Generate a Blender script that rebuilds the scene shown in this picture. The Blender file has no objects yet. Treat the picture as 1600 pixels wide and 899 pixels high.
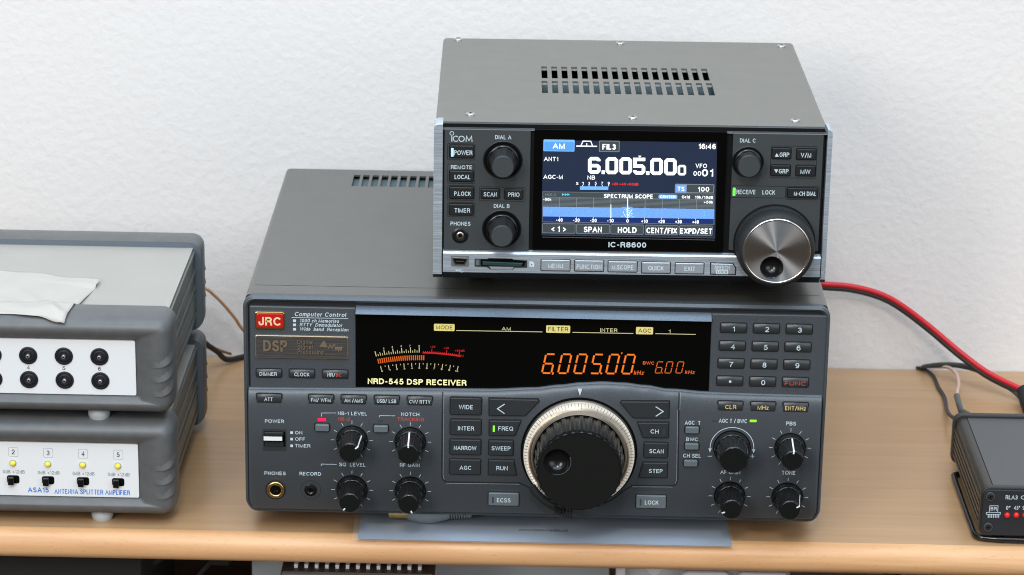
import bpy, math, random
from mathutils import Vector
random.seed(7)
S = 0.001                                   # everything below is written in millimetres
scn = bpy.context.scene
COL = scn.collection
sin, cos, pi = math.sin, math.cos, math.pi

# ------------------------------------------------------------------ camera
CAM = Vector((-0.394, -1522.65, 652.40)); F = 4470.0; YAW, PITCH, ROLL = -0.0089, 0.3188, 0.0163
_f = Vector((sin(YAW)*cos(PITCH), cos(YAW)*cos(PITCH), -sin(PITCH)))
_r = Vector((cos(YAW), -sin(YAW), 0)); _u = _r.cross(_f)
_R = _r*cos(ROLL) + _u*sin(ROLL); _U = -_r*sin(ROLL) + _u*cos(ROLL)
cd = bpy.data.cameras.new('camera'); cam = bpy.data.objects.new('camera', cd); COL.objects.link(cam)
from mathutils import Matrix
m = Matrix((( _R.x, _U.x, -_f.x, CAM.x*S), (_R.y, _U.y, -_f.y, CAM.y*S), (_R.z, _U.z, -_f.z, CAM.z*S), (0, 0, 0, 1)))
cam.matrix_world = m
cd.sensor_fit = 'HORIZONTAL'; cd.sensor_width = 36; cd.lens = F/1600*36
cd.clip_start = 0.05; cd.clip_end = 60
cd.dof.use_dof = True; cd.dof.focus_distance = 1.62; cd.dof.aperture_fstop = 20
scn.camera = cam

# ------------------------------------------------------------------ light
scn.view_settings.view_transform = 'Standard'; scn.view_settings.look = 'None'
scn.view_settings.exposure = 0.02; scn.view_settings.gamma = 1.0
scn.render.engine = 'CYCLES'
w = bpy.data.worlds.new('World'); scn.world = w; w.use_nodes = True
nt_ = w.node_tree; bg = nt_.nodes['Background']; bg.inputs[1].default_value = 0.80
_g = nt_.nodes.new('ShaderNodeTexCoord'); _s = nt_.nodes.new('ShaderNodeSeparateXYZ'); _m = nt_.nodes.new('ShaderNodeMapRange'); _c = nt_.nodes.new('ShaderNodeMix'); _c.data_type = 'RGBA'
_m.inputs[1].default_value = -0.10; _m.inputs[2].default_value = 0.80; _c.inputs[6].default_value = (0.09, 0.075, 0.06, 1); _c.inputs[7].default_value = (0.62, 0.80, 1.0, 1)
nt_.links.new(_g.outputs['Generated'], _s.inputs[0]); nt_.links.new(_s.outputs[2], _m.inputs[0]); nt_.links.new(_m.outputs[0], _c.inputs[0]); nt_.links.new(_c.outputs[2], bg.inputs[0])

def area(name, loc, aim, sx, sy, power, col):
    l = bpy.data.lights.new(name, 'AREA'); l.shape = 'RECTANGLE'; l.size = sx; l.size_y = sy; l.energy = power; l.color = col
    o = bpy.data.objects.new(name, l); COL.objects.link(o); o.location = loc
    o.rotation_euler = (Vector(aim)-Vector(loc)).to_track_quat('-Z', 'Y').to_euler()
    return o
area('window_light', (-1.25, -2.4, 1.25), (0, 0.1, 0.15), 0.7, 1.2, 30, (1.0, 0.955, 0.89))
area('window_light', (1.9, -2.1, 0.9), (0, 0.2, 0.15), 2.0, 1.5, 15, (1.0, 0.955, 0.91))
area('room_lamp', (-0.15, -2.0, 1.9), (0, 0.2, 0.15), 0.35, 0.35, 17, (1.0, 0.94, 0.85))
area('ceiling_bounce_fill', (0, -0.75, 2.1), (0, -0.5, 0), 2.6, 2.2, 50, (0.74, 0.87, 1.0))  # added fill lamp standing in for bounce off the unseen ceiling
scn.cycles.filter_width = 1.1

# ------------------------------------------------------------------ photo measurements -> millimetres on a real plane
def ray(u, v): return _f + _R*((u-800)/F) + _U*((449.5-v)/F)
def on_y(u, v, y): d = ray(u, v); return CAM + d*((y-CAM.y)/d.y)
def on_z(u, v, z): d = ray(u, v); return CAM + d*((z-CAM.z)/d.z)
def on_x(u, v, x): d = ray(u, v); return CAM + d*((x-CAM.x)/d.x)
IX, IY, IYAW, IZ = 51.476, 0.535, 0.016, 142.41      # where the upper receiver stands
ic, isn = cos(IYAW), sin(IYAW)
def N(u, v, y=0.0): p = on_y(u, v, y); return (p.x, p.z)
def I(u, v, y=0.0):
    d = ray(u, v); n = Vector((-isn, ic, 0)); o = Vector((IX, IY, 0))
    p = CAM + d*((y - (CAM-o).dot(n))/d.dot(n)); q = p-o
    return (q.x*ic + q.y*isn, p.z-IZ)
def Itop(u, v, zl):
    p = on_z(u, v, zl+IZ); q = p-Vector((IX, IY, 0)); return (q.x*ic+q.y*isn, -q.x*isn+q.y*ic)

# ------------------------------------------------------------------ materials
MATS = {}
def pmat(name, col, rough=0.5, metal=0.0, spec=0.5, emit=None, es=1.0, bump=None, var=None, stretch=None, coat=0.0, trans=0.0, alpha=1.0, aniso=0.0, radial=None, ior=1.5, rvar=0.0):
    m = bpy.data.materials.new(name); m.use_nodes = True; nt = m.node_tree; b = nt.nodes['Principled BSDF']
    b.inputs['Base Color'].default_value = (*col, 1); b.inputs['Roughness'].default_value = rough; b.inputs['Metallic'].default_value = metal
    b.inputs['Specular IOR Level'].default_value = spec; b.inputs['IOR'].default_value = ior
    b.inputs['Coat Weight'].default_value = coat; b.inputs['Transmission Weight'].default_value = trans; b.inputs['Alpha'].default_value = alpha
    if aniso: b.inputs['Anisotropic'].default_value = aniso
    if radial:
        t = nt.nodes.new('ShaderNodeTangent'); t.direction_type = 'RADIAL'; t.axis = radial; b.inputs['Anisotropic Rotation'].default_value = 0.25; nt.links.new(t.outputs[0], b.inputs['Tangent'])
    if emit: b.inputs['Emission Color'].default_value = (*emit, 1); b.inputs['Emission Strength'].default_value = es
    if bump or var or rvar:
        tc = nt.nodes.new('ShaderNodeTexCoord'); vec = tc.outputs['Object']
        if stretch:
            mp = nt.nodes.new('ShaderNodeMapping'); mp.inputs['Scale'].default_value = stretch; nt.links.new(vec, mp.inputs[0]); vec = mp.outputs[0]
        def noise(sc, det=3):
            n = nt.nodes.new('ShaderNodeTexNoise'); n.inputs['Scale'].default_value = sc; n.inputs['Detail'].default_value = det; nt.links.new(vec, n.inputs['Vector']); return n
        if bump:
            n = noise(bump[0]); bp = nt.nodes.new('ShaderNodeBump'); bp.inputs['Strength'].default_value = bump[1]; bp.inputs['Distance'].default_value = bump[2]
            nt.links.new(n.outputs[0], bp.inputs['Height']); nt.links.new(bp.outputs[0], b.inputs['Normal'])
        if var:
            n = noise(var[0]); r = nt.nodes.new('ShaderNodeValToRGB'); k = var[1]
            r.color_ramp.elements[0].position = 0.3; r.color_ramp.elements[1].position = 0.7
            r.color_ramp.elements[0].color = (*[c*(1-k) for c in col], 1); r.color_ramp.elements[1].color = (*[min(1, c*(1+k)) for c in col], 1)
            nt.links.new(n.outputs[0], r.inputs[0]); nt.links.new(r.outputs[0], b.inputs['Base Color'])
        if rvar:
            n = noise(60.0); mr = nt.nodes.new('ShaderNodeMapRange'); mr.inputs[3].default_value = rough-rvar; mr.inputs[4].default_value = rough+rvar
            nt.links.new(n.outputs[0], mr.inputs[0]); nt.links.new(mr.outputs[0], b.inputs['Roughness'])
    MATS[name] = m; return m

def wood(name, dark, light, grain_axis_scale, rough, fleck=0.5):
    m = bpy.data.materials.new(name); m.use_nodes = True; nt = m.node_tree; b = nt.nodes['Principled BSDF']; L = nt.links.new
    tc = nt.nodes.new('ShaderNodeTexCoord')
    mp = nt.nodes.new('ShaderNodeMapping'); mp.inputs['Scale'].default_value = grain_axis_scale; L(tc.outputs['Object'], mp.inputs[0])
    n1 = nt.nodes.new('ShaderNodeTexNoise'); n1.inputs['Scale'].default_value = 26; n1.inputs['Detail'].default_value = 6; n1.inputs['Distortion'].default_value = 0.6; L(mp.outputs[0], n1.inputs[0])
    cr = nt.nodes.new('ShaderNodeValToRGB'); cr.color_ramp.elements[0].position = 0.30; cr.color_ramp.elements[1].position = 0.72
    cr.color_ramp.elements[0].color = (*dark, 1); cr.color_ramp.elements[1].color = (*light, 1); L(n1.outputs[0], cr.inputs[0])
    mp2 = nt.nodes.new('ShaderNodeMapping'); mp2.inputs['Scale'].default_value = [s*(1.0 if s < 1 else 5.0) * (6 if s < 1 else 1) for s in grain_axis_scale]; L(tc.outputs['Object'], mp2.inputs[0])
    n2 = nt.nodes.new('ShaderNodeTexNoise'); n2.inputs['Scale'].default_value = 120; n2.inputs['Detail'].default_value = 2; L(mp2.outputs[0], n2.inputs[0])
    c2 = nt.nodes.new('ShaderNodeValToRGB'); c2.color_ramp.elements[0].position = 0.26; c2.color_ramp.elements[1].position = 0.36
    c2.color_ramp.elements[0].color = (0.42, 0.30, 0.22, 1); c2.color_ramp.elements[1].color = (1, 1, 1, 1); L(n2.outputs[0], c2.inputs[0])
    mx = nt.nodes.new('ShaderNodeMix'); mx.data_type = 'RGBA'; mx.blend_type = 'MULTIPLY'; mx.inputs[0].default_value = fleck
    L(cr.outputs[0], mx.inputs[6]); L(c2.outputs[0], mx.inputs[7]); L(mx.outputs[2], b.inputs['Base Color'])
    b.inputs['Roughness'].default_value = rough
    bp = nt.nodes.new('ShaderNodeBump'); bp.inputs['Strength'].default_value = 0.12; bp.inputs['Distance'].default_value = 0.0004
    L(n1.outputs[0], bp.inputs['Height']); L(bp.outputs[0], b.inputs['Normal'])
    MATS[name] = m; return m

def plaster(name):
    m = bpy.data.materials.new(name); m.use_nodes = True; nt = m.node_tree; b = nt.nodes['Principled BSDF']; L = nt.links.new
    tc = nt.nodes.new('ShaderNodeTexCoord')
    a = nt.nodes.new('ShaderNodeTexNoise'); a.inputs['Scale'].default_value = 210; a.inputs['Detail'].default_value = 5; a.inputs['Roughness'].default_value = 0.62; L(tc.outputs['Object'], a.inputs[0])
    v = nt.nodes.new('ShaderNodeTexVoronoi'); v.inputs['Scale'].default_value = 150; L(tc.outputs['Object'], v.inputs[0])
    ad = nt.nodes.new('ShaderNodeMath'); ad.operation = 'ADD'; L(a.outputs[0], ad.inputs[0]); 
    ml = nt.nodes.new('ShaderNodeMath'); ml.operation = 'MULTIPLY'; ml.inputs[1].default_value = 0.35; L(v.outputs[0], ml.inputs[0]); L(ml.outputs[0], ad.inputs[1])
    bp = nt.nodes.new('ShaderNodeBump'); bp.inputs['Strength'].default_value = 0.24; bp.inputs['Distance'].default_value = 0.0020; L(ad.outputs[0], bp.inputs['Height']); L(bp.outputs[0], b.inputs['Normal'])
    b.inputs['Base Color'].default_value = (0.83, 0.812, 0.80, 1); b.inputs['Roughness'].default_value = 0.9; b.inputs['Specular IOR Level'].default_value = 0.2
    MATS[name] = m; return m

plaster('wall_plaster')
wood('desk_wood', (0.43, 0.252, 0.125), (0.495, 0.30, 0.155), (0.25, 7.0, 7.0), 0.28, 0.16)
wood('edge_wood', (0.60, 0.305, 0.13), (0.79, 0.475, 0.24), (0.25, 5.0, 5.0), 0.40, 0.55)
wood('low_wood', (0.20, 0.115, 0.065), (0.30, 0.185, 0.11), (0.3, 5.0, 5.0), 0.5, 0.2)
pmat('case_grey', (0.060, 0.058, 0.050), 0.30, 0, 0.5, ior=2.1, rvar=0.05)
pmat('case_dark', (0.05, 0.052, 0.05), 0.45)
pmat('panel_blue', (0.080, 0.091, 0.103), 0.38, 0.2, 0.5, bump=(3200, 0.12, 0.0002), var=(2500, 0.25))
pmat('panel_groove', (0.008, 0.01, 0.013), 0.6)
pmat('button_grey', (0.05, 0.055, 0.058), 0.36, 0.3, 0.6)
pmat('button_light', (0.17, 0.20, 0.215), 0.42, 0.3, 0.5)
pmat('button_dark', (0.035, 0.039, 0.042), 0.42, 0.2, 0.5)
pmat('black_glass', (0.002, 0.002, 0.002), 0.05, 0, 0.25)
pmat('void', (0.002, 0.002, 0.002), 0.9, 0, 0.1)
pmat('vent_inside', (0.09, 0.14, 0.155), 0.6)
pmat('band_silver', (0.13, 0.165, 0.205), 0.40, 0.4, 0.5, bump=(3000, 0.2, 0.0002), var=(2500, 0.3))
pmat('print_white', (0.62, 0.74, 0.80), 0.6)
pmat('print_highlight_grey', (0.28, 0.33, 0.36), 0.6)
pmat('print_red', (0.62, 0.07, 0.04), 0.6)
pmat('print_gold', (0.78, 0.58, 0.27), 0.6)
pmat('print_dark', (0.03, 0.03, 0.035), 0.6)
pmat('print_blue', (0.04, 0.22, 0.72), 0.6)
pmat('knob_black', (0.007, 0.007, 0.007), 0.20, 0, 0.5)
pmat('knob_face', (0.008, 0.009, 0.009), 0.30, 0, 0.35)
pmat('rubber', (0.016, 0.017, 0.018), 0.62, 0, 0.4)
pmat('pointer_white', (0.9, 0.9, 0.88), 0.4)
pmat('dial_silver', (0.40, 0.345, 0.28), 0.40, 1.0, aniso=0.7, radial='Y')
pmat('dial_face', (0.009, 0.010, 0.009), 0.33, 0.0, 0.4)
pmat('gold', (0.85, 0.60, 0.22), 0.25, 1.0)
pmat('badge_gold', (0.95, 0.62, 0.22), 0.22, 1.0)
pmat('badge_red', (0.55, 0.012, 0.015), 0.12, 0, 0.6, coat=0.6)
pmat('badge_cream', (0.95, 0.70, 0.36), 0.3)
pmat('badge_bronze', (0.15, 0.145, 0.14), 0.36, 0.7, bump=(700, 0.45, 0.0005), stretch=(0.06, 1, 1.4))
pmat('bronze_light', (0.60, 0.47, 0.33), 0.3, 0.8)
pmat('led_red', (0.3, 0, 0.03), 0.4, emit=(1.0, 0.015, 0.09), es=1.0)
pmat('led_green', (0.1, 0.3, 0), 0.4, emit=(0.30, 0.90, 0.03), es=1.0)
pmat('led_green_bright', (0.1, 0.3, 0), 0.4, emit=(0.12, 1.0, 0.12), es=1.3)
pmat('led_blue', (0.1, 0.3, 0.6), 0.4, emit=(0.35, 0.75, 1.0), es=1.3)
pmat('led_off', (0.05, 0.06, 0.09), 0.3)
pmat('vfd_orange', (0.2, 0.05, 0), 0.5, emit=(0.86, 0.17, 0.012), es=1.0)
pmat('vfd_orange_dim', (0.2, 0.05, 0), 0.5, emit=(0.55, 0.085, 0.012), es=1.0)
pmat('vfd_yellow', (0.2, 0.2, 0.1), 0.5, emit=(0.62, 0.52, 0.14), es=1.0)
pmat('vfd_cream', (0.2, 0.2, 0.1), 0.5, emit=(0.50, 0.46, 0.26), es=1.0)
pmat('vfd_pale', (0.4, 0.4, 0.2), 0.5, emit=(0.78, 0.76, 0.36), es=1.0)
pmat('vfd_red', (0.2, 0, 0), 0.5, emit=(0.45, 0.012, 0.015), es=1.0)
# upper receiver
pmat('top_grey', (0.128, 0.123, 0.105), 0.36, 0, 0.5, ior=1.7, var=(2600, 0.10), rvar=0.04)
pmat('front_black', (0.046, 0.053, 0.056), 0.50, 0, 0.5, bump=(2600, 0.25, 0.0003))
pmat('front_button', (0.014, 0.016, 0.018), 0.42, 0, 0.5)
pmat('front_trim', (0.006, 0.007, 0.008), 0.3, 0, 0.5)
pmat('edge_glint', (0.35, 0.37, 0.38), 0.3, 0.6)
pmat('brushed', (0.58, 0.66, 0.74), 0.38, 0.65, bump=(700, 0.5, 0.0003), var=(700, 0.25), stretch=(0.05, 1, 3.0))
pmat('bar_button', (0.56, 0.62, 0.68), 0.38, 0.6, bump=(500, 0.25, 0.0002), stretch=(0.05, 1, 3.0))
pmat('spun', (0.72, 0.73, 0.75), 0.285, 1.0, aniso=0.97, radial='Y')
pmat('chrome', (0.85, 0.85, 0.84), 0.15, 1.0)
pmat('screw_steel', (0.6, 0.59, 0.56), 0.3, 1.0)
pmat('sd_green', (0.02, 0.055, 0.055), 0.3)
pmat('screen_navy', (0.01, 0.012, 0.02), 0.10, 0, 0.4, emit=(0.013, 0.024, 0.052), es=1.0)
pmat('screen_grey', (0.01, 0.01, 0.01), 0.10, emit=(0.055, 0.075, 0.085), es=1.0)
pmat('screen_greyline', (0.01, 0.01, 0.01), 0.2, emit=(0.24, 0.28, 0.31), es=1.0)
pmat('screen_white', (0.5, 0.5, 0.5), 0.3, emit=(0.92, 0.96, 1.0), es=1.05)
pmat('screen_dimtext', (0.1, 0.1, 0.1), 0.3, emit=(0.14, 0.20, 0.22), es=1.0)
pmat('screen_blue', (0.05, 0.1, 0.3), 0.2, emit=(0.075, 0.31, 0.88), es=1.0)
pmat('screen_blue_light', (0.05, 0.1, 0.3), 0.2, emit=(0.20, 0.50, 0.97), es=1.0)
pmat('screen_band', (0.05, 0.1, 0.3), 0.2, emit=(0.16, 0.36, 0.78), es=1.0, var=None)
pmat('screen_cyan', (0.05, 0.2, 0.3), 0.2, emit=(0.10, 0.65, 0.85), es=1.0)
pmat('screen_deep', (0.01, 0.02, 0.1), 0.2, emit=(0.008, 0.02, 0.085), es=1.0)
pmat('screen_red', (0.3, 0.02, 0.02), 0.2, emit=(0.85, 0.02, 0.02), es=1.0)
# splitter boxes and the rest
pmat('bumper', (0.116, 0.119, 0.120), 0.40, 0, 0.45, bump=(900, 0.10, 0.0004), var=(120, 0.10), rvar=0.06)
pmat('bumper_inner', (0.115, 0.14, 0.165), 0.45)
pmat('alu_sheet', (0.425, 0.405, 0.365), 0.45, 0.15, 0.5, var=(25, 0.03))
pmat('alu_side', (0.20, 0.21, 0.195), 0.42, 0.5)
pmat('panel_white', (0.84, 0.85, 0.86), 0.45, 0, 0.4)
pmat('jack_black', (0.014, 0.015, 0.021), 0.5, 0, 0.35)
pmat('pin_metal', (0.62, 0.60, 0.55), 0.3, 0.9)
pmat('led_yellow', (0.80, 0.68, 0.06), 0.3, emit=(0.8, 0.62, 0.03), es=0.25)
pmat('foot_grey', (0.46, 0.50, 0.53), 0.6)
pmat('foot_ring', (0.86, 0.86, 0.84), 0.3, 0.3)
pmat('foot_black', (0.012, 0.012, 0.012), 0.6)
pmat('paper', (0.575, 0.54, 0.49), 0.42, 0, 0.45, alpha=0.86)
pmat('plastic_black', (0.022, 0.022, 0.022), 0.40, 0, 0.5)
pmat('ext_black', (0.045, 0.042, 0.038), 0.36, 0.3, 0.5)
pmat('top_charcoal', (0.085, 0.086, 0.088), 0.45, 0.2, 0.5, bump=(2500, 0.1, 0.0002))
pmat('front_charcoal', (0.022, 0.024, 0.028), 0.5)
pmat('wire_black', (0.008, 0.008, 0.009), 0.2, 0, 0.6)
pmat('led_red_round', (0.5, 0.01, 0.01), 0.2, emit=(0.75, 0.01, 0.015), es=0.45)
pmat('cable_red', (0.62, 0.012, 0.025), 0.42)
pmat('cable_black', (0.02, 0.02, 0.021), 0.45)
pmat('cable_grey', (0.055, 0.06, 0.06), 0.45)
pmat('cable_pink', (0.62, 0.42, 0.33), 0.5)
pmat('cable_brown', (0.40, 0.20, 0.09), 0.5)
pmat('sleeve_clear', (0.9, 0.92, 0.95), 0.12, 0, 0.5, alpha=0.16)
pmat('sheet_blue', (0.285, 0.345, 0.43), 0.5, 0, 0.5)
pmat('plug_grey', (0.26, 0.31, 0.32), 0.35, 0.2)
pmat('case_silver', (0.72, 0.72, 0.76), 0.35, 0.8)
pmat('heat_brown', (0.055, 0.045, 0.036), 0.5)
pmat('fin_white', (0.88, 0.89, 0.92), 0.4)
pmat('card_grey', (0.56, 0.62, 0.66), 0.6)
pmat('clear_plastic', (0.75, 0.78, 0.82), 0.15, 0, 0.5, alpha=0.55)
pmat('clear_rim', (0.90, 0.93, 0.97), 0.12, 0, 0.5, alpha=0.9)

# ------------------------------------------------------------------ mesh helpers
class MB:
    def __init__(s): s.v = []; s.f = []; s.mi = []; s.sm = []; s.slots = []
    def slot(s, m):
        if m not in s.slots: s.slots.append(m)
        return s.slots.index(m)
    def add(s, vs, fs, m, smooth=False):
        o = len(s.v); s.v += [tuple(p) for p in vs]; k = s.slot(m)
        for f in fs: s.f.append([i+o for i in f]); s.mi.append(k); s.sm.append(smooth)
    def build(s, name, parent=None, loc=None):
        me = bpy.data.meshes.new(name); me.from_pydata([(a*S, b*S, c*S) for a, b, c in s.v], [], s.f)
        for m in s.slots: me.materials.append(MATS[m])
        me.polygons.foreach_set('material_index', s.mi); me.polygons.foreach_set('use_smooth', s.sm); me.update()
        o = bpy.data.objects.new(name, me); COL.objects.link(o)
        if parent: o.parent = parent
        if loc: o.location = [c*S for c in loc]
        return o
    # --- shapes
    def box(s, x0, x1, y0, y1, z0, z1, m, b=0.0):
        s.plate(rrect(x0, z0, x1, z1, 0), y1, y0, b, m, back=True)
    def plate(s, out, yb, yf, bev, m, back=False, segs=2, front=None, xform=None):
        n = len(out); rings = [[(x, yb, z) for x, z in out]]
        if bev > 0:
            for k in range(segs+1):
                a = pi/2*k/segs; o2 = inset(out, bev*(1-cos(a))); rings.append([(x, yf+bev*(1-sin(a)), z) for x, z in o2])
        else: rings.append([(x, yf, z) for x, z in out])
        vs = [p for r in rings for p in r]
        if xform: vs = [xform(p) for p in vs]
        fs = []
        for k in range(len(rings)-1):
            for i in range(n): j = (i+1) % n; fs.append([k*n+i, k*n+j, (k+1)*n+j, (k+1)*n+i])
        top = [list(range((len(rings)-1)*n, len(rings)*n))]
        if back: fs.append(list(range(n))[::-1])
        s.add(vs, fs, m)
        o = len(s.v)-len(vs); s.f.append([o+i for i in top[0]]); s.mi.append(s.slot(front or m)); s.sm.append(False)
    def ring(s, o1, o2, yb, yf, bev, m):          # flat frame between two outlines of equal length
        n = len(o1); a1 = inset(o1, bev); a2 = inset(o2, -bev)
        R = [[(x, yb, z) for x, z in o1], [(x, yf+bev, z) for x, z in o1], [(x, yf, z) for x, z in a1], [(x, yf, z) for x, z in a2], [(x, yf+bev, z) for x, z in o2], [(x, yb, z) for x, z in o2]]
        vs = [p for r in R for p in r]; fs = []
        for k in range(5):
            for i in range(n): j = (i+1) % n; fs.append([k*n+i, k*n+j, (k+1)*n+j, (k+1)*n+i])
        s.add(vs, fs, m)
    def lathe(s, prof, c, m, n=48, knurl=None, smooth=True, cap=True):
        """prof: list of (r, y); None breaks the smoothing. c: (x, z) of an axis along y."""
        runs, cur = [], []
        for p in prof:
            if p is None: runs.append(cur); cur = [cur[-1]]
            else: cur.append(p)
        runs.append(cur)
        for run in runs:
            vs, fs = [], []
            for r, y in run:
                for i in range(n):
                    t = 2*pi*i/n; rr = r*(knurl(i, y) if knurl and r > 0.2 else 1)
                    vs.append((c[0]+rr*sin(t), y, c[1]+rr*cos(t)))
            for k in range(len(run)-1):
                for i in range(n): j = (i+1) % n; fs.append([k*n+i, (k+1)*n+i, (k+1)*n+j, k*n+j])
            s.add(vs, fs, m, smooth)
        if cap and prof[-1][0] > 0.01:
            r, y = prof[-1]; o = len(s.v)-n; s.f.append([o+i for i in range(n)][::-1]); s.mi.append(s.slot(m)); s.sm.append(False)
    def zlathe(s, prof, c, m, n=24):              # axis along z
        vs, fs = [], []
        for r, z in prof:
            for i in range(n): t = 2*pi*i/n; vs.append((c[0]+r*cos(t), c[1]+r*sin(t), z))
        for k in range(len(prof)-1):
            for i in range(n): j = (i+1) % n; fs.append([k*n+i, k*n+j, (k+1)*n+j, (k+1)*n+i])
        fs.append([(len(prof)-1)*n+i for i in range(n)]); s.add(vs, fs, m, True)
    def tube(s, pts, r, m, n=8, ends=True):
        pts = [Vector(p) for p in pts]; rad = r if isinstance(r, (list, tuple)) else [r]*len(pts)
        vs, fs = [], []; up = None
        for k, p in enumerate(pts):
            t = (pts[min(k+1, len(pts)-1)]-pts[max(k-1, 0)]).normalized()
            if up is None: up = Vector((0, 0, 1)) if abs(t.z) < 0.9 else Vector((0, 1, 0))
            a = t.cross(up).normalized(); up = a.cross(t).normalized()
            for i in range(n): th = 2*pi*i/n; vs.append(p + (a*cos(th)+up*sin(th))*rad[k])
        for k in range(len(pts)-1):
            for i in range(n): j = (i+1) % n; fs.append([k*n+i, k*n+j, (k+1)*n+j, (k+1)*n+i])
        s.add(vs, fs, m, True)
        if ends: s.add(vs[:n], [list(range(n))[::-1]], m); s.add(vs[-n:], [list(range(n))], m)
    def flat(s, out, y, m, t=0.06):               # a thin printed shape standing t proud of a face at depth y
        s.plate(out, y, y-t, 0, m)
    def stroke(s, pts, wd, y, m, t=0.06, closed=False):
        """polyline of width wd printed on the face at depth y"""
        P = [Vector(p) for p in pts]; n = len(P); L, Rr = [], []
        for i in range(n):
            if closed: a, b = P[i-1], P[(i+1) % n]
            else: a, b = P[max(i-1, 0)], P[min(i+1, n-1)]
            d1 = (P[i]-a); d2 = (b-P[i])
            d1 = d1.normalized() if d1.length > 1e-9 else d2.normalized(); d2 = d2.normalized() if d2.length > 1e-9 else d1
            n1 = Vector((-d1.y, d1.x)); n2 = Vector((-d2.y, d2.x)); q = (n1+n2)
            q = q.normalized() if q.length > 1e-6 else n1; k = max(0.4, q.dot(n1)); q = q*(wd/2/k)
            L.append(P[i]+q); Rr.append(P[i]-q)
        vs = [(p.x, y-t, p.y) for p in L]+[(p.x, y-t, p.y) for p in Rr]; fs = []
        for i in range(n if closed else n-1): j = (i+1) % n; fs.append([i, n+i, n+j, j])
        s.add(vs, fs, m)
    def text(s, txt, x0, x1, z0, h, y, m, bold=0.0, shear=0.0, t=0.07):
        vs, fs, wd = glyphs(txt, bold); rt_ = (x1-x0)/(wd*h)
        vs, fs, wd = glyphs(txt, bold, max(0.45, rt_*1.08-0.08)); sx = (x1-x0)/wd
        s.add([(x0+(a*sx)+b*h*shear, y-t-0.006*l, z0+b*h) for a, b, l in vs], fs, m)

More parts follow.
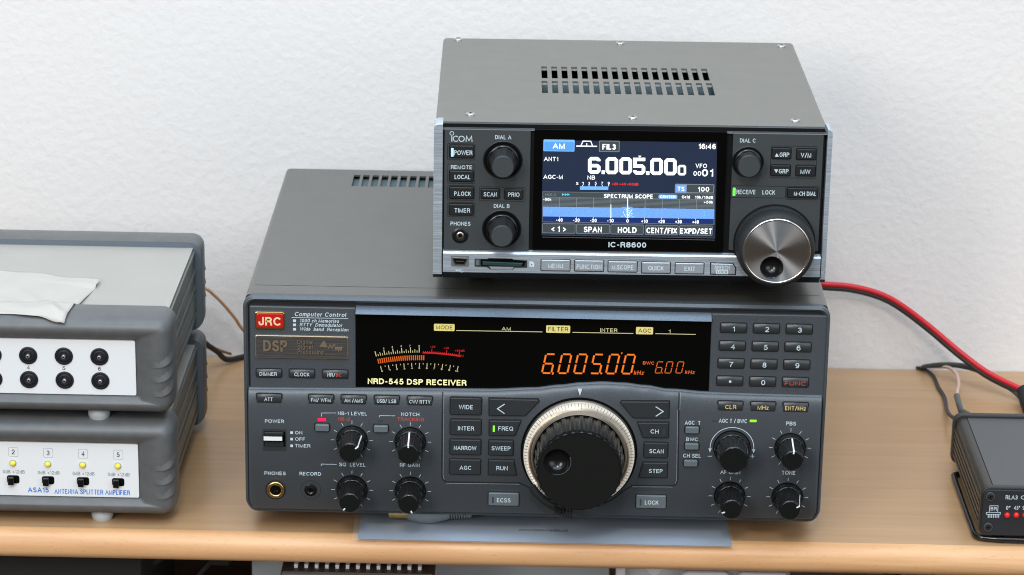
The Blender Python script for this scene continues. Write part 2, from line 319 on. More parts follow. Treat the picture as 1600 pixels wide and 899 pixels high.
# a plain sans-serif drawn with strokes: letter -> (width, [polylines]) on centre lines, capitals one unit high
def ea(cx, cy, rx, ry, a0, a1, n=9): return [(cx+rx*cos(math.radians(a0+(a1-a0)*k/n)), cy+ry*sin(math.radians(a0+(a1-a0)*k/n))) for k in range(n+1)]
def ov(x0, x1, y0, y1): return ea((x0+x1)/2, (y0+y1)/2, (x1-x0)/2, (y1-y0)/2, 90, 450, 20)
XH = 0.70
FONT = {
 'A': (.70, [[(0, 0), (.35, 1), (.70, 0)], [(.12, .34), (.58, .34)]]),
 'B': (.52, [[(.30, .53), (0, .53), (0, 1), (.29, 1)]+ea(.29, .765, .19, .235, 90, -90, 6), [(.30, .53)]+ea(.31, .265, .21, .265, 90, -90, 7)+[(0, 0), (0, .53)]]),
 'C': (.62, [ea(.34, .5, .34, .5, 42, 318, 16)]),
 'D': (.60, [[(0, 0), (0, 1), (.22, 1)]+ea(.22, .5, .38, .5, 90, -90, 12)+[(0, 0)]]),
 'E': (.48, [[(.48, 0), (0, 0), (0, 1), (.47, 1)], [(0, .53), (.43, .53)]]),
 'F': (.45, [[(0, 0), (0, 1), (.45, 1)], [(0, .52), (.40, .52)]]),
 'G': (.64, [ea(.34, .5, .34, .5, 42, 325, 16)+[(.64, .22), (.64, .46), (.38, .46)]]),
 'H': (.56, [[(0, 0), (0, 1)], [(.56, 0), (.56, 1)], [(0, .53), (.56, .53)]]),
 'I': (.0, [[(0, 0), (0, 1)]]),
 'J': (.38, [[(.38, 1), (.38, .24)]+ea(.19, .24, .19, .24, 0, -180, 8)+[(0, .32)]]),
 'K': (.56, [[(0, 0), (0, 1)], [(.54, 1), (0, .40)], [(.19, .60), (.57, 0)]]),
 'L': (.43, [[(0, 1), (0, 0), (.43, 0)]]),
 'M': (.68, [[(0, 0), (0, 1), (.34, 0), (.68, 1), (.68, 0)]]),
 'N': (.56, [[(0, 0), (0, 1), (.56, 0), (.56, 1)]]),
 'O': (.70, [ov(0, .70, 0, 1)]),
 'P': (.51, [[(0, 0), (0, 1), (.28, 1)]+ea(.28, .735, .23, .265, 90, -90, 7)+[(0, .47)]]),
 'Q': (.70, [ov(0, .70, 0, 1), [(.42, .24), (.70, -.02)]]),
 'R': (.54, [[(0, 0), (0, 1), (.29, 1)]+ea(.29, .745, .23, .255, 90, -90, 7)+[(0, .49)], [(.28, .49), (.44, .44), (.49, .30), (.54, 0)]]),
 'S': (.54, [ea(.27, .745, .24, .255, 20, 180, 9)+[(.06, .62), (.27, .52), (.46, .42)]+ea(.27, .255, .27, .255, 0, -165, 10)]),
 'T': (.56, [[(0, 1), (.56, 1)], [(.28, 1), (.28, 0)]]),
 'U': (.56, [[(0, 1), (0, .30)]+ea(.28, .30, .28, .30, 180, 360, 10)+[(.56, 1)]]),
 'V': (.64, [[(0, 1), (.32, 0), (.64, 1)]]),
 'W': (.94, [[(0, 1), (.22, 0), (.47, 1), (.72, 0), (.94, 1)]]),
 'X': (.58, [[(0, 0), (.58, 1)], [(0, 1), (.58, 0)]]),
 'Y': (.60, [[(0, 1), (.30, .44), (.60, 1)], [(.30, .44), (.30, 0)]]),
 'Z': (.52, [[(0, 1), (.52, 1), (0, 0), (.53, 0)]]),
 'a': (.42, [[(.03, .50)]+ea(.21, .50, .19, .20, 150, 0, 7)+[(.40, 0)], ov(0, .40, -.01, .42)]),
 'b': (.42, [[(0, 1), (0, 0)], ov(0, .42, 0, XH)]),
 'c': (.40, [ea(.22, .35, .22, .35, 45, 315, 12)]),
 'd': (.42, [[(.42, 1), (.42, 0)], ov(0, .42, 0, XH)]),
 'e': (.42, [[(0, .37), (.42, .37)]+ea(.21, .35, .21, .35, 4, 318, 14)]),
 'f': (.26, [[(.28, .98), (.16, .98), (.11, .88), (.11, 0)], [(0, XH), (.26, XH)]]),
 'g': (.42, [ov(0, .42, 0, XH), [(.42, XH), (.42, -.10)]+ea(.21, -.08, .21, .20, 0, -150, 7)]),
 'h': (.40, [[(0, 1), (0, 0)], [(0, .44)]+ea(.20, .46, .20, .24, 170, 0, 7)+[(.40, 0)]]),
 'i': (.0, [[(0, 0), (0, XH)], [(0, .90), (0, 1.02)]]),
 'k': (.38, [[(0, 1), (0, 0)], [(.36, XH), (0, .28)], [(.13, .42), (.38, 0)]]),
 'l': (.0, [[(0, 0), (0, 1)]]),
 'm': (.64, [[(0, XH), (0, 0)], [(0, .46)]+ea(.16, .48, .16, .22, 170, 0, 6)+[(.32, 0)], [(.32, .46)]+ea(.48, .48, .16, .22, 170, 0, 6)+[(.64, 0)]]),
 'n': (.40, [[(0, XH), (0, 0)], [(0, .44)]+ea(.20, .46, .20, .24, 170, 0, 7)+[(.40, 0)]]),
 'o': (.44, [ov(0, .44, 0, XH)]),
 'p': (.42, [[(0, XH), (0, -.28)], ov(0, .42, 0, XH)]),
 'r': (.24, [[(0, XH), (0, 0)], [(0, .42)]+ea(.24, .42, .24, .27, 180, 92, 5)]),
 's': (.38, [ea(.19, .52, .17, .18, 25, 180, 7)+[(.06, .42), (.20, .36), (.33, .29)]+ea(.19, .18, .19, .18, 0, -160, 8)]),
 't': (.24, [[(.10, .92), (.10, .12), (.16, 0), (.26, 0)], [(0, XH), (.25, XH)]]),
 'u': (.40, [[(0, XH), (0, .24)]+ea(.20, .24, .20, .24, 180, 350, 7), [(.40, XH), (.40, 0)]]),
 'w': (.62, [[(0, XH), (.15, 0), (.31, XH), (.47, 0), (.62, XH)]]),
 'z': (.38, [[(0, XH), (.37, XH), (0, 0), (.38, 0)]]),
 '0': (.46, [ov(0, .46, 0, 1)]),
 '1': (.24, [[(0, .76), (.14, .82), (.22, 1), (.22, 0)]]),
 '2': (.48, [ea(.24, .71, .23, .29, 165, -25, 9)+[(.36, .44), (.08, .18), (0, 0), (.48, 0)]]),
 '3': (.48, [ea(.23, .755, .20, .245, 160, -80, 9)+[(.18, .52)], [(.25, .52)]+ea(.23, .265, .24, .265, 80, -160, 10)]),
 '4': (.52, [[(.39, 0), (.39, 1), (0, .30), (.53, .30)]]),
 '5': (.48, [[(.44, 1), (.10, 1), (.04, .50)]+ea(.23, .32, .25, .32, 140, -155, 12)]),
 '6': (.48, [ov(0, .48, 0, .62), [(0, .32)]+ea(.25, .50, .25, .50, 190, 45, 10)]),
 '7': (.48, [[(0, 1), (.48, 1), (.30, .62), (.17, .30), (.14, 0)]]),
 '8': (.48, [ov(.03, .45, .53, 1), ov(0, .48, 0, .53)]),
 '9': (.48, [ov(0, .48, .38, 1), [(.48, .68)]+ea(.23, .50, .25, .50, 10, -135, 10)]),
 '.': (.0, [[(0, -.02), (0, .11)]]), ',': (.06, [[(.06, .11), (.06, .0), (0, -.14)]]), ':': (.0, [[(0, -.02), (0, .11)], [(0, .55), (0, .68)]]),
 '+': (.46, [[(0, .40), (.46, .40)], [(.23, .64), (.23, .16)]]), '-': (.26, [[(0, .40), (.26, .40)]]), '/': (.36, [[(0, -.06), (.36, 1.04)]]),
 '<': (.40, [[(.40, .78), (0, .42), (.40, .06)]]), '>': (.40, [[(0, .78), (.40, .42), (0, .06)]]), '°': (.24, [ov(0, .24, .72, 1)]), ' ': (.10, []),
}
_tc = {}
def glyphs(txt, bold, ratio=1.0):
    """faces of a word: corner points (x, y, layer), cap height 1, and its width"""
    h = 0.19 if bold > 0.012 else 0.15
    if (txt, h, round(ratio, 3)) in _tc: return _tc[(txt, h, round(ratio, 3))]
    vs, fs, pen = [], [], h/2; gap = 0.20*ratio+h*0.6
    for ch in txt:
        wd, pl = FONT[ch]
        for li, P in enumerate(pl):
            P = [Vector((pen+x*ratio, h/2+y*(1-h))) for x, y in P]; n = len(P); closed = (P[0]-P[-1]).length < 1e-4 and n > 3
            if closed: P = P[:-1]; n -= 1
            o = len(vs)
            for i in range(n):
                a = P[i-1] if (closed or i) else P[i]; b = P[(i+1) % n] if (closed or i < n-1) else P[i]
                d1 = P[i]-a; d2 = b-P[i]; d1 = d1.normalized() if d1.length > 1e-6 else d2.normalized(); d2 = d2.normalized() if d2.length > 1e-6 else d1
                p = P[i]
                if not closed and i in (0, n-1): p = p + (d1 if i else -d2)*(h*0.5 if abs((d2 if i == 0 else d1).y) > 0.5 or True else 0)*(1 if abs(d1.y) > 0.9 else 0.3)
                n1 = Vector((-d1.y, d1.x)); n2 = Vector((-d2.y, d2.x)); q = n1+n2; q = q.normalized() if q.length > 1e-5 else n1; k = max(0.55, q.dot(n1)); q = q*(h/2/k)
                vs += [(*(p+q), li), (*(p-q), li)]
            for i in range(n if closed else n-1): j = (i+1) % n; fs.append([o+2*i, o+2*i+1, o+2*j+1, o+2*j])
        pen += wd*ratio+gap
    x0 = min(p[0] for p in vs); x1 = max(p[0] for p in vs)
    r = ([(a-x0, b, l) for a, b, l in vs], fs, x1-x0); _tc[(txt, h, round(ratio, 3))] = r; return r

def rrect(x0, z0, x1, z1, r, n=4):
    if x1 < x0: x0, x1 = x1, x0
    if z1 < z0: z0, z1 = z1, z0
    if r <= 0: return [(x0, z0), (x1, z0), (x1, z1), (x0, z1)]
    o = []
    for cx, cz, a in ((x1-r, z0+r, -pi/2), (x1-r, z1-r, 0), (x0+r, z1-r, pi/2), (x0+r, z0+r, pi)):
        for k in range(n+1): t = a+pi/2*k/n; o.append((cx+r*cos(t), cz+r*sin(t)))
    return o
def circ(c, r, n=32, a0=0.0, a1=2*pi): return [(c[0]+r*cos(a0+(a1-a0)*k/n), c[1]+r*sin(a0+(a1-a0)*k/n)) for k in range(n)]
def inset(P, d):
    n = len(P); o = []
    for i in range(n):
        ax, az = P[i-1]; bx, bz = P[i]; cx, cz = P[(i+1) % n]
        e1 = (bx-ax, bz-az); e2 = (cx-bx, cz-bz); l1 = math.hypot(*e1) or 1e-9; l2 = math.hypot(*e2) or 1e-9
        n1 = (-e1[1]/l1, e1[0]/l1); n2 = (-e2[1]/l2, e2[0]/l2); bxv = (n1[0]+n2[0], n1[1]+n2[1]); q = n1[0]*bxv[0]+n1[1]*bxv[1]
        q = max(q, 0.3); o.append((bx+bxv[0]*d/q, bz+bxv[1]*d/q))
    return o
def spline(P, n=10):
    P = [Vector(p) for p in P]; o = []
    for i in range(len(P)-1):
        a, b, c, d = P[max(i-1, 0)], P[i], P[i+1], P[min(i+2, len(P)-1)]
        for k in range(n):
            t = k/n; o.append(0.5*((2*b)+(c-a)*t+(2*a-5*b+4*c-d)*t*t+(3*b-a-3*c+d)*t**3))
    o.append(P[-1]); return o
def empty(name, label, cat, loc, rz=0.0, group=None):
    o = bpy.data.objects.new(name, None); COL.objects.link(o); o.empty_display_size = 0.02; o.location = [c*S for c in loc]; o.rotation_euler = (0, 0, rz)
    o['label'] = label; o['category'] = cat
    if group: o['group'] = group
    return o
def tag(o, label, cat, group=None):
    o['label'] = label; o['category'] = cat
    if group: o['group'] = group
    return o
def slotted(M, x0, x1, y0, y1, z, rows, th, m, inner, depth=4.0):
    """a horizontal sheet with real slots; rows: list of (ya, yb, [(xa, xb), ...])"""
    def quad(a, b, c, d): M.add([(a, c, z), (b, c, z), (b, d, z), (a, d, z)], [[0, 1, 2, 3]], m)
    y = y0
    for ya, yb, sl in rows:
        quad(x0, x1, y, ya); x = x0
        for xa, xb in sl:
            quad(x, xa, ya, yb); x = xb
            zz = z-th
            M.add([(xa, ya, z), (xb, ya, z), (xb, yb, z), (xa, yb, z), (xa, ya, zz), (xb, ya, zz), (xb, yb, zz), (xa, yb, zz)], [[0, 4, 5, 1], [1, 5, 6, 2], [2, 6, 7, 3], [3, 7, 4, 0]], m)
        quad(x, x1, ya, yb); y = yb
    quad(x0, x1, y, y1)
    for ya, yb, sl in rows:
        M.add([(sl[0][0]-3, ya-3, z-depth), (sl[-1][1]+3, ya-3, z-depth), (sl[-1][1]+3, yb+3, z-depth), (sl[0][0]-3, yb+3, z-depth)], [[0, 1, 2, 3]], inner)

# ================================================================== the setting
M = MB(); M.add([(-2600, 294.5, -760), (2600, 294.5, -760), (2600, 294.5, 1900), (-2600, 294.5, 1900)], [[0, 1, 2, 3]], 'wall_plaster')
o = M.build('wall'); o['kind'] = 'structure'; o['label'] = 'white plastered wall with a fine bumpy texture behind the radios'

shelf = empty('desk_shelf', 'beech wood shelf board with rounded front edge, carrying both radios and the boxes', 'shelf', (0, 0, 0))
M = MB(); M.box(-900, 900, -3, 293.5, -17, 0, 'desk_wood'); M.build('board', shelf)
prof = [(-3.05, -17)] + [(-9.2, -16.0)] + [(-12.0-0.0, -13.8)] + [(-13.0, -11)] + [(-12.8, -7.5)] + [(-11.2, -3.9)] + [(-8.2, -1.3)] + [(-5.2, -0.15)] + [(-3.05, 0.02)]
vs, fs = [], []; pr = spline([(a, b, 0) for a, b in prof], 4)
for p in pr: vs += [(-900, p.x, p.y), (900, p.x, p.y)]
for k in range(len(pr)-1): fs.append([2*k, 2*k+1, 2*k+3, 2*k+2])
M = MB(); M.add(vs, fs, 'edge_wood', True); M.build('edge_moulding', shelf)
M = MB()
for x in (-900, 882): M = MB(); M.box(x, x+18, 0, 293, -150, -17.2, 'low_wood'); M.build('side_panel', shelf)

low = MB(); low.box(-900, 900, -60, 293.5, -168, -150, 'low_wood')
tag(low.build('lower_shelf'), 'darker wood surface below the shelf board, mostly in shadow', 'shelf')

# ================================================================== the large receiver below
A = empty('radio_receiver', 'wide dark blue-grey radio receiver with amber digits and a big black tuning dial', 'radio', (0, 0, 0))
ZB, ZT = 13.0, 142.4
YU, YL = -1.5, -6.0                        # depth of the upper panels and of the lower panel
def U(u, v): return N(u, v, YU)
def Lp(u, v): return N(u, v, YL)
# case with real slots in its lid
M = MB()
topz = ZT-0.4; r = 3.0; x0, x1, y0, y1 = -164.0, 164.0, 3.0, 264.0
p0 = on_z(549, 289.5, topz); p1 = on_z(556.5, 289.5, topz); ya = on_z(551, 291, topz).y; yb = on_z(551, 273.5, topz).y
pitch = (on_z(671, 292, topz).x - on_z(552, 291, topz).x)/8; wd = 4.2; xs = p0.x+0.2
slotted(M, x0+r, x1-r, y0, y1-r, topz, [(ya, yb, [(xs+k*pitch, xs+k*pitch+wd) for k in range(19)])], 1.2, 'case_grey', 'vent_inside', 3.2)
for sg in (-1, 1):                          # rounded long edges and side walls
    vs, fs = [], []
    for k in range(7):
        t = pi/2*k/6; x = sg*(x1-r+r*sin(t)); z = topz-r+r*cos(t); vs += [(x, y0, z), (x, y1-r, z)]
    vs += [(sg*x1, y0, ZB+2), (sg*x1, y1-r, ZB+2)]
    for k in range(7): fs.append([2*k, 2*k+1, 2*k+3, 2*k+2])
    M.add(vs, fs, 'case_grey', True)
M.add([(x0+r, y1-r, topz), (x1-r, y1-r, topz), (x1-r, y1-0.8, topz-0.8), (x0+r, y1-0.8, topz-0.8), (x0+r, y1, topz-r), (x1-r, y1, topz-r), (x1, y1, ZB+2), (x0, y1, ZB+2), (x0, y1-0.2, topz-r), (x1, y1-0.2, topz-r)], [[0, 1, 2, 3], [3, 2, 5, 4], [4, 5, 9, 6, 7, 8]], 'case_grey')
M.add([(x0, y1-r, topz-r), (x0+r, y1-r, topz), (x0+r, y1-0.8, topz-0.8), (x0+r, y1, topz-r), (x0, y1-0.2, topz-r)], [[0, 1, 2, 3, 4]], 'case_grey')
M.add([(x1, y1-r, topz-r), (x1-r, y1-r, topz), (x1-r, y1-0.8, topz-0.8), (x1-r, y1, topz-r), (x1, y1-0.2, topz-r)], [[0, 1, 2, 3, 4]], 'case_grey')
M.add([(x0, y0, ZB+2), (x1, y0, ZB+2), (x1, y1, ZB+2), (x0, y1, ZB+2)], [[3, 2, 1, 0]], 'case_dark')
seam = on_z(450, 446.5, topz).y
M.add([(x0+r+1, seam, topz+0.05), (x1-r-1, seam, topz+0.05), (x1-r-1, seam+0.45, topz+0.05), (x0+r+1, seam+0.45, topz+0.05)], [[0, 1, 2, 3]], 'panel_groove')
M.build('case', A)
# front frame
M = MB()
M.plate(rrect(-162.5, ZB+1.6, 162.5, ZT-1, 5), 3, 0.3, 0, 'panel_groove')
M.ring(rrect(-165.0, ZB, 165.0, ZT, 6.5, 6), rrect(-162.4, ZB+1.0, 162.4, ZT-3.1, 4.5, 6), 4.0, -2.2, 1.6, 'panel_blue')
M.build('front_frame', A)
# upper left and right panels
xl, zt = U(389.5, 478); xr_, zb_ = U(556, 609)
M = MB(); M.plate(rrect(xl, zb_-3, xr_-0.1, zt, 0), 1.0, YU, 0.7, 'panel_blue'); M.build('front_panel', A)
xl2, zt2 = U(1112, 490); xr2, zb2 = U(1287, 622)
M = MB(); M.plate(rrect(xl2+0.1, zb2-2, xr2, zt2, 0), 1.0, YU, 0.7, 'panel_blue'); M.build('front_panel', A)
# display: sloping lip over black glass
zl0 = U(834, 483.5)[1]; zl1 = U(834, 493.5)[1]
M = MB()
M.add([(xr_, 0.8, zl0), (xl2, 0.8, zl0-0.2), (xl2, -4.2, zl1-0.6), (xr_, -4.2, zl1-0.2), (xl2, 0.5, zl1-1.4), (xr_, 0.5, zl1-1.0)], [[0, 3, 2, 1], [3, 5, 4, 2], [0, 5, 3], [1, 2, 4]], 'band_silver')
M.build('display_lip', A)
disp = MB(); YD = -0.2
disp.plate(rrect(xr_, zb2-4, xl2, zl1+0.5, 0), 1.0, YD, 0, 'black_glass'); disp = disp.build('display_window', A)
D = MB()
def Dp(u, v): return N(u, v, YD)
def dtext(t, u0, u1, vt, vb, m, bold=0.0, shear=0.0):
    um = (u0+u1)/2; D.text(t, Dp(u0, vb)[0], Dp(u1, vb)[0], Dp(um, vb)[1], Dp(um, vt)[1]-Dp(um, vb)[1], YD, m, bold, shear)
def dbox(t, u0, u1, vt, vb):
    (a, b), (c, d) = Dp(u0, vb), Dp(u1, vt); D.flat(rrect(a, b, c, d, 0.5, 2), YD, 'vfd_yellow', 0.05)
    dtext(t, u0+3.2, u1-3.2, vt+2, vb-2.2, 'print_dark', 0.012)
dbox('MODE', 678, 710.3, 506.7, 517); dbox('FILTER', 853.3, 891, 509.2, 520); dbox('AGC', 993.6, 1020.6, 511.6, 522.3)
for a, b in (((713, 516.6), (847.5, 518.8)), ((894.5, 519.5), (989.5, 521.3)), ((1024, 521.5), (1087, 522.8))): D.stroke([Dp(*a), Dp(*b)], 0.38, YD, 'vfd_cream')
dtext('AM', 783.8, 798, 511.2, 516.7, 'vfd_cream', 0.01); dtext('INTER', 937.8, 964.7, 513.3, 519.2, 'vfd_cream', 0.01); dtext('1', 1044.6, 1047.6, 515.3, 520.8, 'vfd_cream', 0.01)
SEG = {'0': 'abcdef', '5': 'afgcd', '6': 'afgcde'}
def segs(ch, ub, vb, wpx, hpx, slant, wd, m):
    """a slanted seven-segment digit; ub, vb is the lower left corner in the photo"""
    a = Dp(ub, vb); sc = Dp(ub+100, vb)[0]-a[0]; wmm = wpx*sc/100; h = Dp(ub, vb-hpx)[1]-a[1]; g = wd*0.55
    def P(fx, fz): z = fz*h; return (a[0]+fx*wmm+z*slant, a[1]+z)
    ends = {'a': ((0, 1), (1, 1)), 'd': ((0, 0), (1, 0)), 'g': ((0, .5), (1, .5)), 'f': ((0, .5), (0, 1)), 'b': ((1, .5), (1, 1)), 'e': ((0, 0), (0, .5)), 'c': ((1, 0), (1, .5))}
    for s in SEG[ch]:
        p, q = Vector(P(*ends[s][0])), Vector(P(*ends[s][1])); d = (q-p).normalized()
        D.stroke([p+d*g, q-d*g], wd, YD, m)
for ch, u in zip('600500', (845.5, 870.6, 895.4, 920.8, 945.5, 970.2)):
    segs(ch, u+1.2, 583.0+(u-845)*0.0065, 14.6, 29.6, 0.19, 0.95, 'vfd_orange')
D.stroke([Dp(864.6, 582), Dp(863, 585.5)], 0.8, YD, 'vfd_orange'); D.flat(circ(Dp(939.5, 583.6), 0.55, 10), YD, 'vfd_orange'); D.flat([Dp(971.5, 554), Dp(970, 551.5), Dp(973, 551)], YD, 'vfd_orange')
dtext('kHz', 990, 1006, 579.5, 585.8, 'vfd_orange_dim', 0.015, 0.18); dtext('BWC', 1004.5, 1022, 565, 570, 'vfd_orange_dim', 0.015)
for ch, u in zip('600', (1023, 1038, 1055)): segs(ch, u+0.5, 583.0, 9.2, 17.6, 0.19, 0.5, 'vfd_orange_dim')
D.flat(circ(Dp(1034.8, 583), 0.35, 8), YD, 'vfd_orange_dim'); dtext('kHz', 1070, 1085.5, 579, 584.5, 'vfd_orange_dim', 0.015, 0.18)
dtext('NRD-545 DSP RECEIVER', 574.6, 729, 592.6, 601.4, 'vfd_pale', 0.022)
def G(x, y): return Dp(570+x/9.41, 530+y/9.41)
def arc(x, y0): return y0 + ((x-800)/1.0)**2/6950.0
def tick(x, base, ln, wd, m):
    y = arc(x, base); t = (x-800)/2300.0; D.stroke([G(x, y), G(x+ln*sin(t), y-ln*cos(t))], wd, YD, m)
for i in range(21):
    x = 170+31.5*i; tick(x, 198, (78 if i % 4 == 0 else 50 if i % 2 == 0 else 30), 0.42 if i % 4 == 0 else 0.34, 'vfd_cream')
for t, x, y in (('1', 275, 150), ('3', 403, 128), ('5', 535, 113), ('7', 664, 110), ('9', 798, 113)):
    a = G(x-9, y); b = G(x+9, y-24); D.text(t, a[0], b[0], a[1], b[1]-a[1], YD, 'vfd_cream', 0.02)
D.stroke([G(x, arc(x, 200)) for x in range(850, 1441, 40)], 0.85, YD, 'vfd_red')
for i in range(20): tick(860+30.6*i, 200, 60 if i in (4, 11, 17) else 24, 0.38, 'vfd_red')
for t, x, y in (('+20', 998, 128), ('+40', 1198, 145), ('+60dB', 1395, 185)):
    a = G(x-38 if t != '+60dB' else x-70, y); b = G(x+38 if t != '+60dB' else x+70, y-28); D.text(t, a[0], b[0], a[1], b[1]-a[1], YD, 'vfd_red', 0.01)
for i in range(23): tick(208+29.9*i, 310, 72, 0.58, 'vfd_orange_dim')
for i in range(11):
    x = 245+111.5*i; tick(x, 408, 56, 0.36, 'vfd_cream')
    if i < 10: tick(x+56, 372, 18, 0.34, 'vfd_cream')
    a = G(x-14-(8 if i == 10 else 0)-(x-800)/60, arc(x, 438)+0); b = G(x+12+(10 if i == 10 else 0)-(x-800)/60, arc(x, 438)-24); D.text(str(i), a[0], b[0], a[1], b[1]-a[1], YD, 'vfd_cream', 0.02)
D.build('display_readout', A)

# lower panel: the arch over the dial, rolling forward to a flat face
def bnd(x):
    k = [(-170, 605.5), (-70, 607.5), (-25, 608.8), (0, 606.5), (14, 602.5), (26, 599), (38, 597.6), (50, 599.2), (62, 603), (76, 608.8), (98, 613), (112, 614.5), (170, 619)]
    for (a, va), (b, vb) in zip(k, k[1:]):
        if a <= x <= b: t = (x-a)/(b-a); t = t*t*(3-2*t) if -25 <= a < 98 else t; v = va+(vb-va)*t; break
    return on_y(800+x*2.785, v, YU-1.0).z
M = MB(); xsn = [-162.2+324.4*i/162 for i in range(163)]; zbot = Lp(834, 801.5)[1]; vs, fs = [], []; T = 12
for x in xsn:
    e = min(1.0, max(0, (162.2-abs(x))/4.0)); zc = 4.0*(1-math.sqrt(max(0, 1-(1-e)**2)))
    zt_ = bnd(x); vs.append((x, 1.0, zt_)); vs.append((x, YU-0.8, zt_))
    for k in range(T+1):
        t = pi/2*k/T; vs.append((x, YU-0.8+(YL-YU+0.8)*sin(t), zt_-0.5-11.0*(1-cos(t))))
    vs.append((x, YL, zbot+zc)); vs.append((x, YL+1.0, zbot-1.0+zc)); vs.append((x, 3.0, zbot-1.2+zc))
n = T+6
for i in range(len(xsn)-1):
    for k in range(n-1): fs.append([i*n+k, (i+1)*n+k, (i+1)*n+k+1, i*n+k+1])
M.add([p for p in vs], fs, 'panel_blue', True)
for sg in (-1, 1): M.box(sg*162.2-0.2, sg*162.2+0.2, YL+0.6, 1, zbot+5, bnd(sg*160)-12, 'panel_blue')
lowpanel = M.build('lower_panel', A)
# flat dark groove lines with painted pale highlights, and legends of the lower panel
DC = Lp(904.5, 707.0)                        # centre of the tuning dial
G_ = MB(); YG = YL-0.02
def surf(x, z):
    d = bnd(x)-0.5-z; return YL if d >= 11 else YU-0.8+(YL-YU+0.8)*sin(math.acos(max(-1, min(1, 1-d/11))))
for u_ in (691.5, 1060.5):
    xg = Lp(u_, 640)[0]; zz = [bnd(xg)-1.0-k*0.75 for k in range(11)]+[Lp(u_, 640)[1]]; vs = []
    for off, wd_g, m_g in ((0.0, 0.95, 'panel_groove'), (0.65, 0.25, 'print_highlight_grey')):
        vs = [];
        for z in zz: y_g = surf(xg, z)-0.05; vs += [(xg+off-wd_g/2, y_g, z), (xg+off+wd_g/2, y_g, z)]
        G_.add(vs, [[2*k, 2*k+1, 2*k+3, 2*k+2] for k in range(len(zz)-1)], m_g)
def gl(pts, wd, m, off=0.0): G_.stroke([(x+off, z-off) for x, z in pts], wd, YG, m, 0.03)
Rg = 34.6; cl = [Lp(691.5, 641), Lp(690.5, 742), Lp(692, 749.5), Lp(697, 753.5), Lp(812, 755)]
cr_ = [Lp(988, 759), Lp(1051, 759.5), Lp(1056, 757), Lp(1059, 750), Lp(1060.5, 641)]
ang0 = math.atan2(cl[-1][1]-DC[1], cl[-1][0]-DC[0])
arcp = [(DC[0]+Rg*cos(t), DC[1]+Rg*sin(t)) for t in [pi*1.235+(pi*0.53)*k/30 for k in range(31)]]
arcp = [p for p in arcp if p[1] > zbot-0.5]
gl(cl+arcp+cr_, 0.95, 'panel_groove'); gl([(x-0.62, z-0.1) for x, z in cr_[2:]], 0.25, 'print_highlight_grey'); gl([(x, z-0.68) for x, z in cl[3:]+cr_[:2]][:0] or [(x, z-0.68) for x, z in cl[3:]], 0.25, 'print_highlight_grey'); gl([(x, z-0.68) for x, z in cr_[:2]], 0.25, 'print_highlight_grey'); gl([(x+0.65, z) for x, z in cl[:3]], 0.22, 'print_highlight_grey')  # thin pale lines are highlights painted along the groove edges
G_.build('panel_groove', A)
panels = [o for o in A.children if o.name.startswith('front_panel')]
def word(t, P, u0, u1, vt, vb, y, m, bold, shear, parent):
    um = (u0+u1)/2; B = MB(); B.text(t, P(u0, vb)[0], P(u1, vb)[0], P(um, vb)[1], P(um, vt)[1]-P(um, vb)[1], y, m, bold, shear); return B.build('lettering', parent)
T_ = MB()
def txt(t, u0, u1, vt, vb, m='print_white', bold=0.006, shear=0.0, P=Lp, y=None): word(t, P, u0, u1, vt, vb, YL if y is None else y, m, bold, shear, panels[0] if P is U else lowpanel)
txt('Computer Control', 460, 540, 488.3, 494.8, shear=0.2, P=U, y=YU)
T_.stroke([U(455.5, 496.3), U(544, 498)], 0.3, YU, 'print_white')
for t, u1, vt in (('1000 ch Memories', 529.5, 498.9), ('RTTY  Demodulator', 534.5, 505.4), ('Wide  band  Reception', 544, 512.2)):
    txt(t, 468.2, u1, vt, vt+5.2, shear=0.2, P=U, y=YU); a = U(458, vt+4.4); T_.flat(rrect(a[0], a[1], a[0]+1.6, a[1]+1.5, 0), YU, 'print_white')
T_.build('printed_rule', panels[0]); T_ = MB()
for a in (('POWER', 414, 443.8, 655.6, 661), ('ON', 461, 472.3, 673.7, 678.8), ('OFF', 461, 476.7, 683.7, 688.9), ('TIMER', 461, 485, 694.2, 699.4), ('NB-1 LEVEL', 528, 573.4, 643.6, 649), ('NOTCH', 626.8, 655.2, 644.8, 650.3), ('SQ  LEVEL', 530, 570.8, 723.4, 729), ('RF GAIN', 624.8, 656, 724.4, 729.9), ('PHONES', 413.3, 446.6, 737, 742.4), ('RECORD', 468, 501.7, 737.8, 743.2),
          ('AGC  T', 1069.8, 1094.2, 657.8, 663.8), ('BWC', 1072.2, 1090.2, 683.9, 689.5), ('CH SEL', 1067.3, 1094.9, 709.4, 715.2), ('AGC T / BWC', 1123, 1167, 654.8, 661), ('PBS', 1228.2, 1243.8, 659, 665), ('TONE', 1221.5, 1242.5, 736, 742), ('AF GAIN', 1125.4, 1156.6, 735, 741)): txt(*a)
txt('NB-2', 528, 546.7, 652.4, 657.5, 'print_red'); txt('TRACKING', 621, 662.5, 652.6, 658.2, 'print_red')
for v in (676.2, 686.2, 696.7): a = Lp(453.7, v+2); T_.flat(rrect(a[0], a[1], a[0]+1.5, a[1]+1.5, 0), YL, 'print_white')
T_.build('printed_mark', lowpanel)
for p in ([(502.2, 651), (502.2, 645.5), (525.4, 645.5)], [(593.2, 652), (593.2, 649.6), (617.7, 650)], [(502, 728), (502, 725.3), (526, 725.8)]): T_ = MB(); T_.stroke([Lp(*q) for q in p], 0.28, YL, 'print_white'); T_.build('printed_bracket', lowpanel)
T_ = MB(); T_.flat([Lp(903, 609.2), Lp(906.2, 618.6), Lp(909.1, 609.2)], YL+2.3, 'print_white', 2.6); T_.build('dial_index', lowpanel)
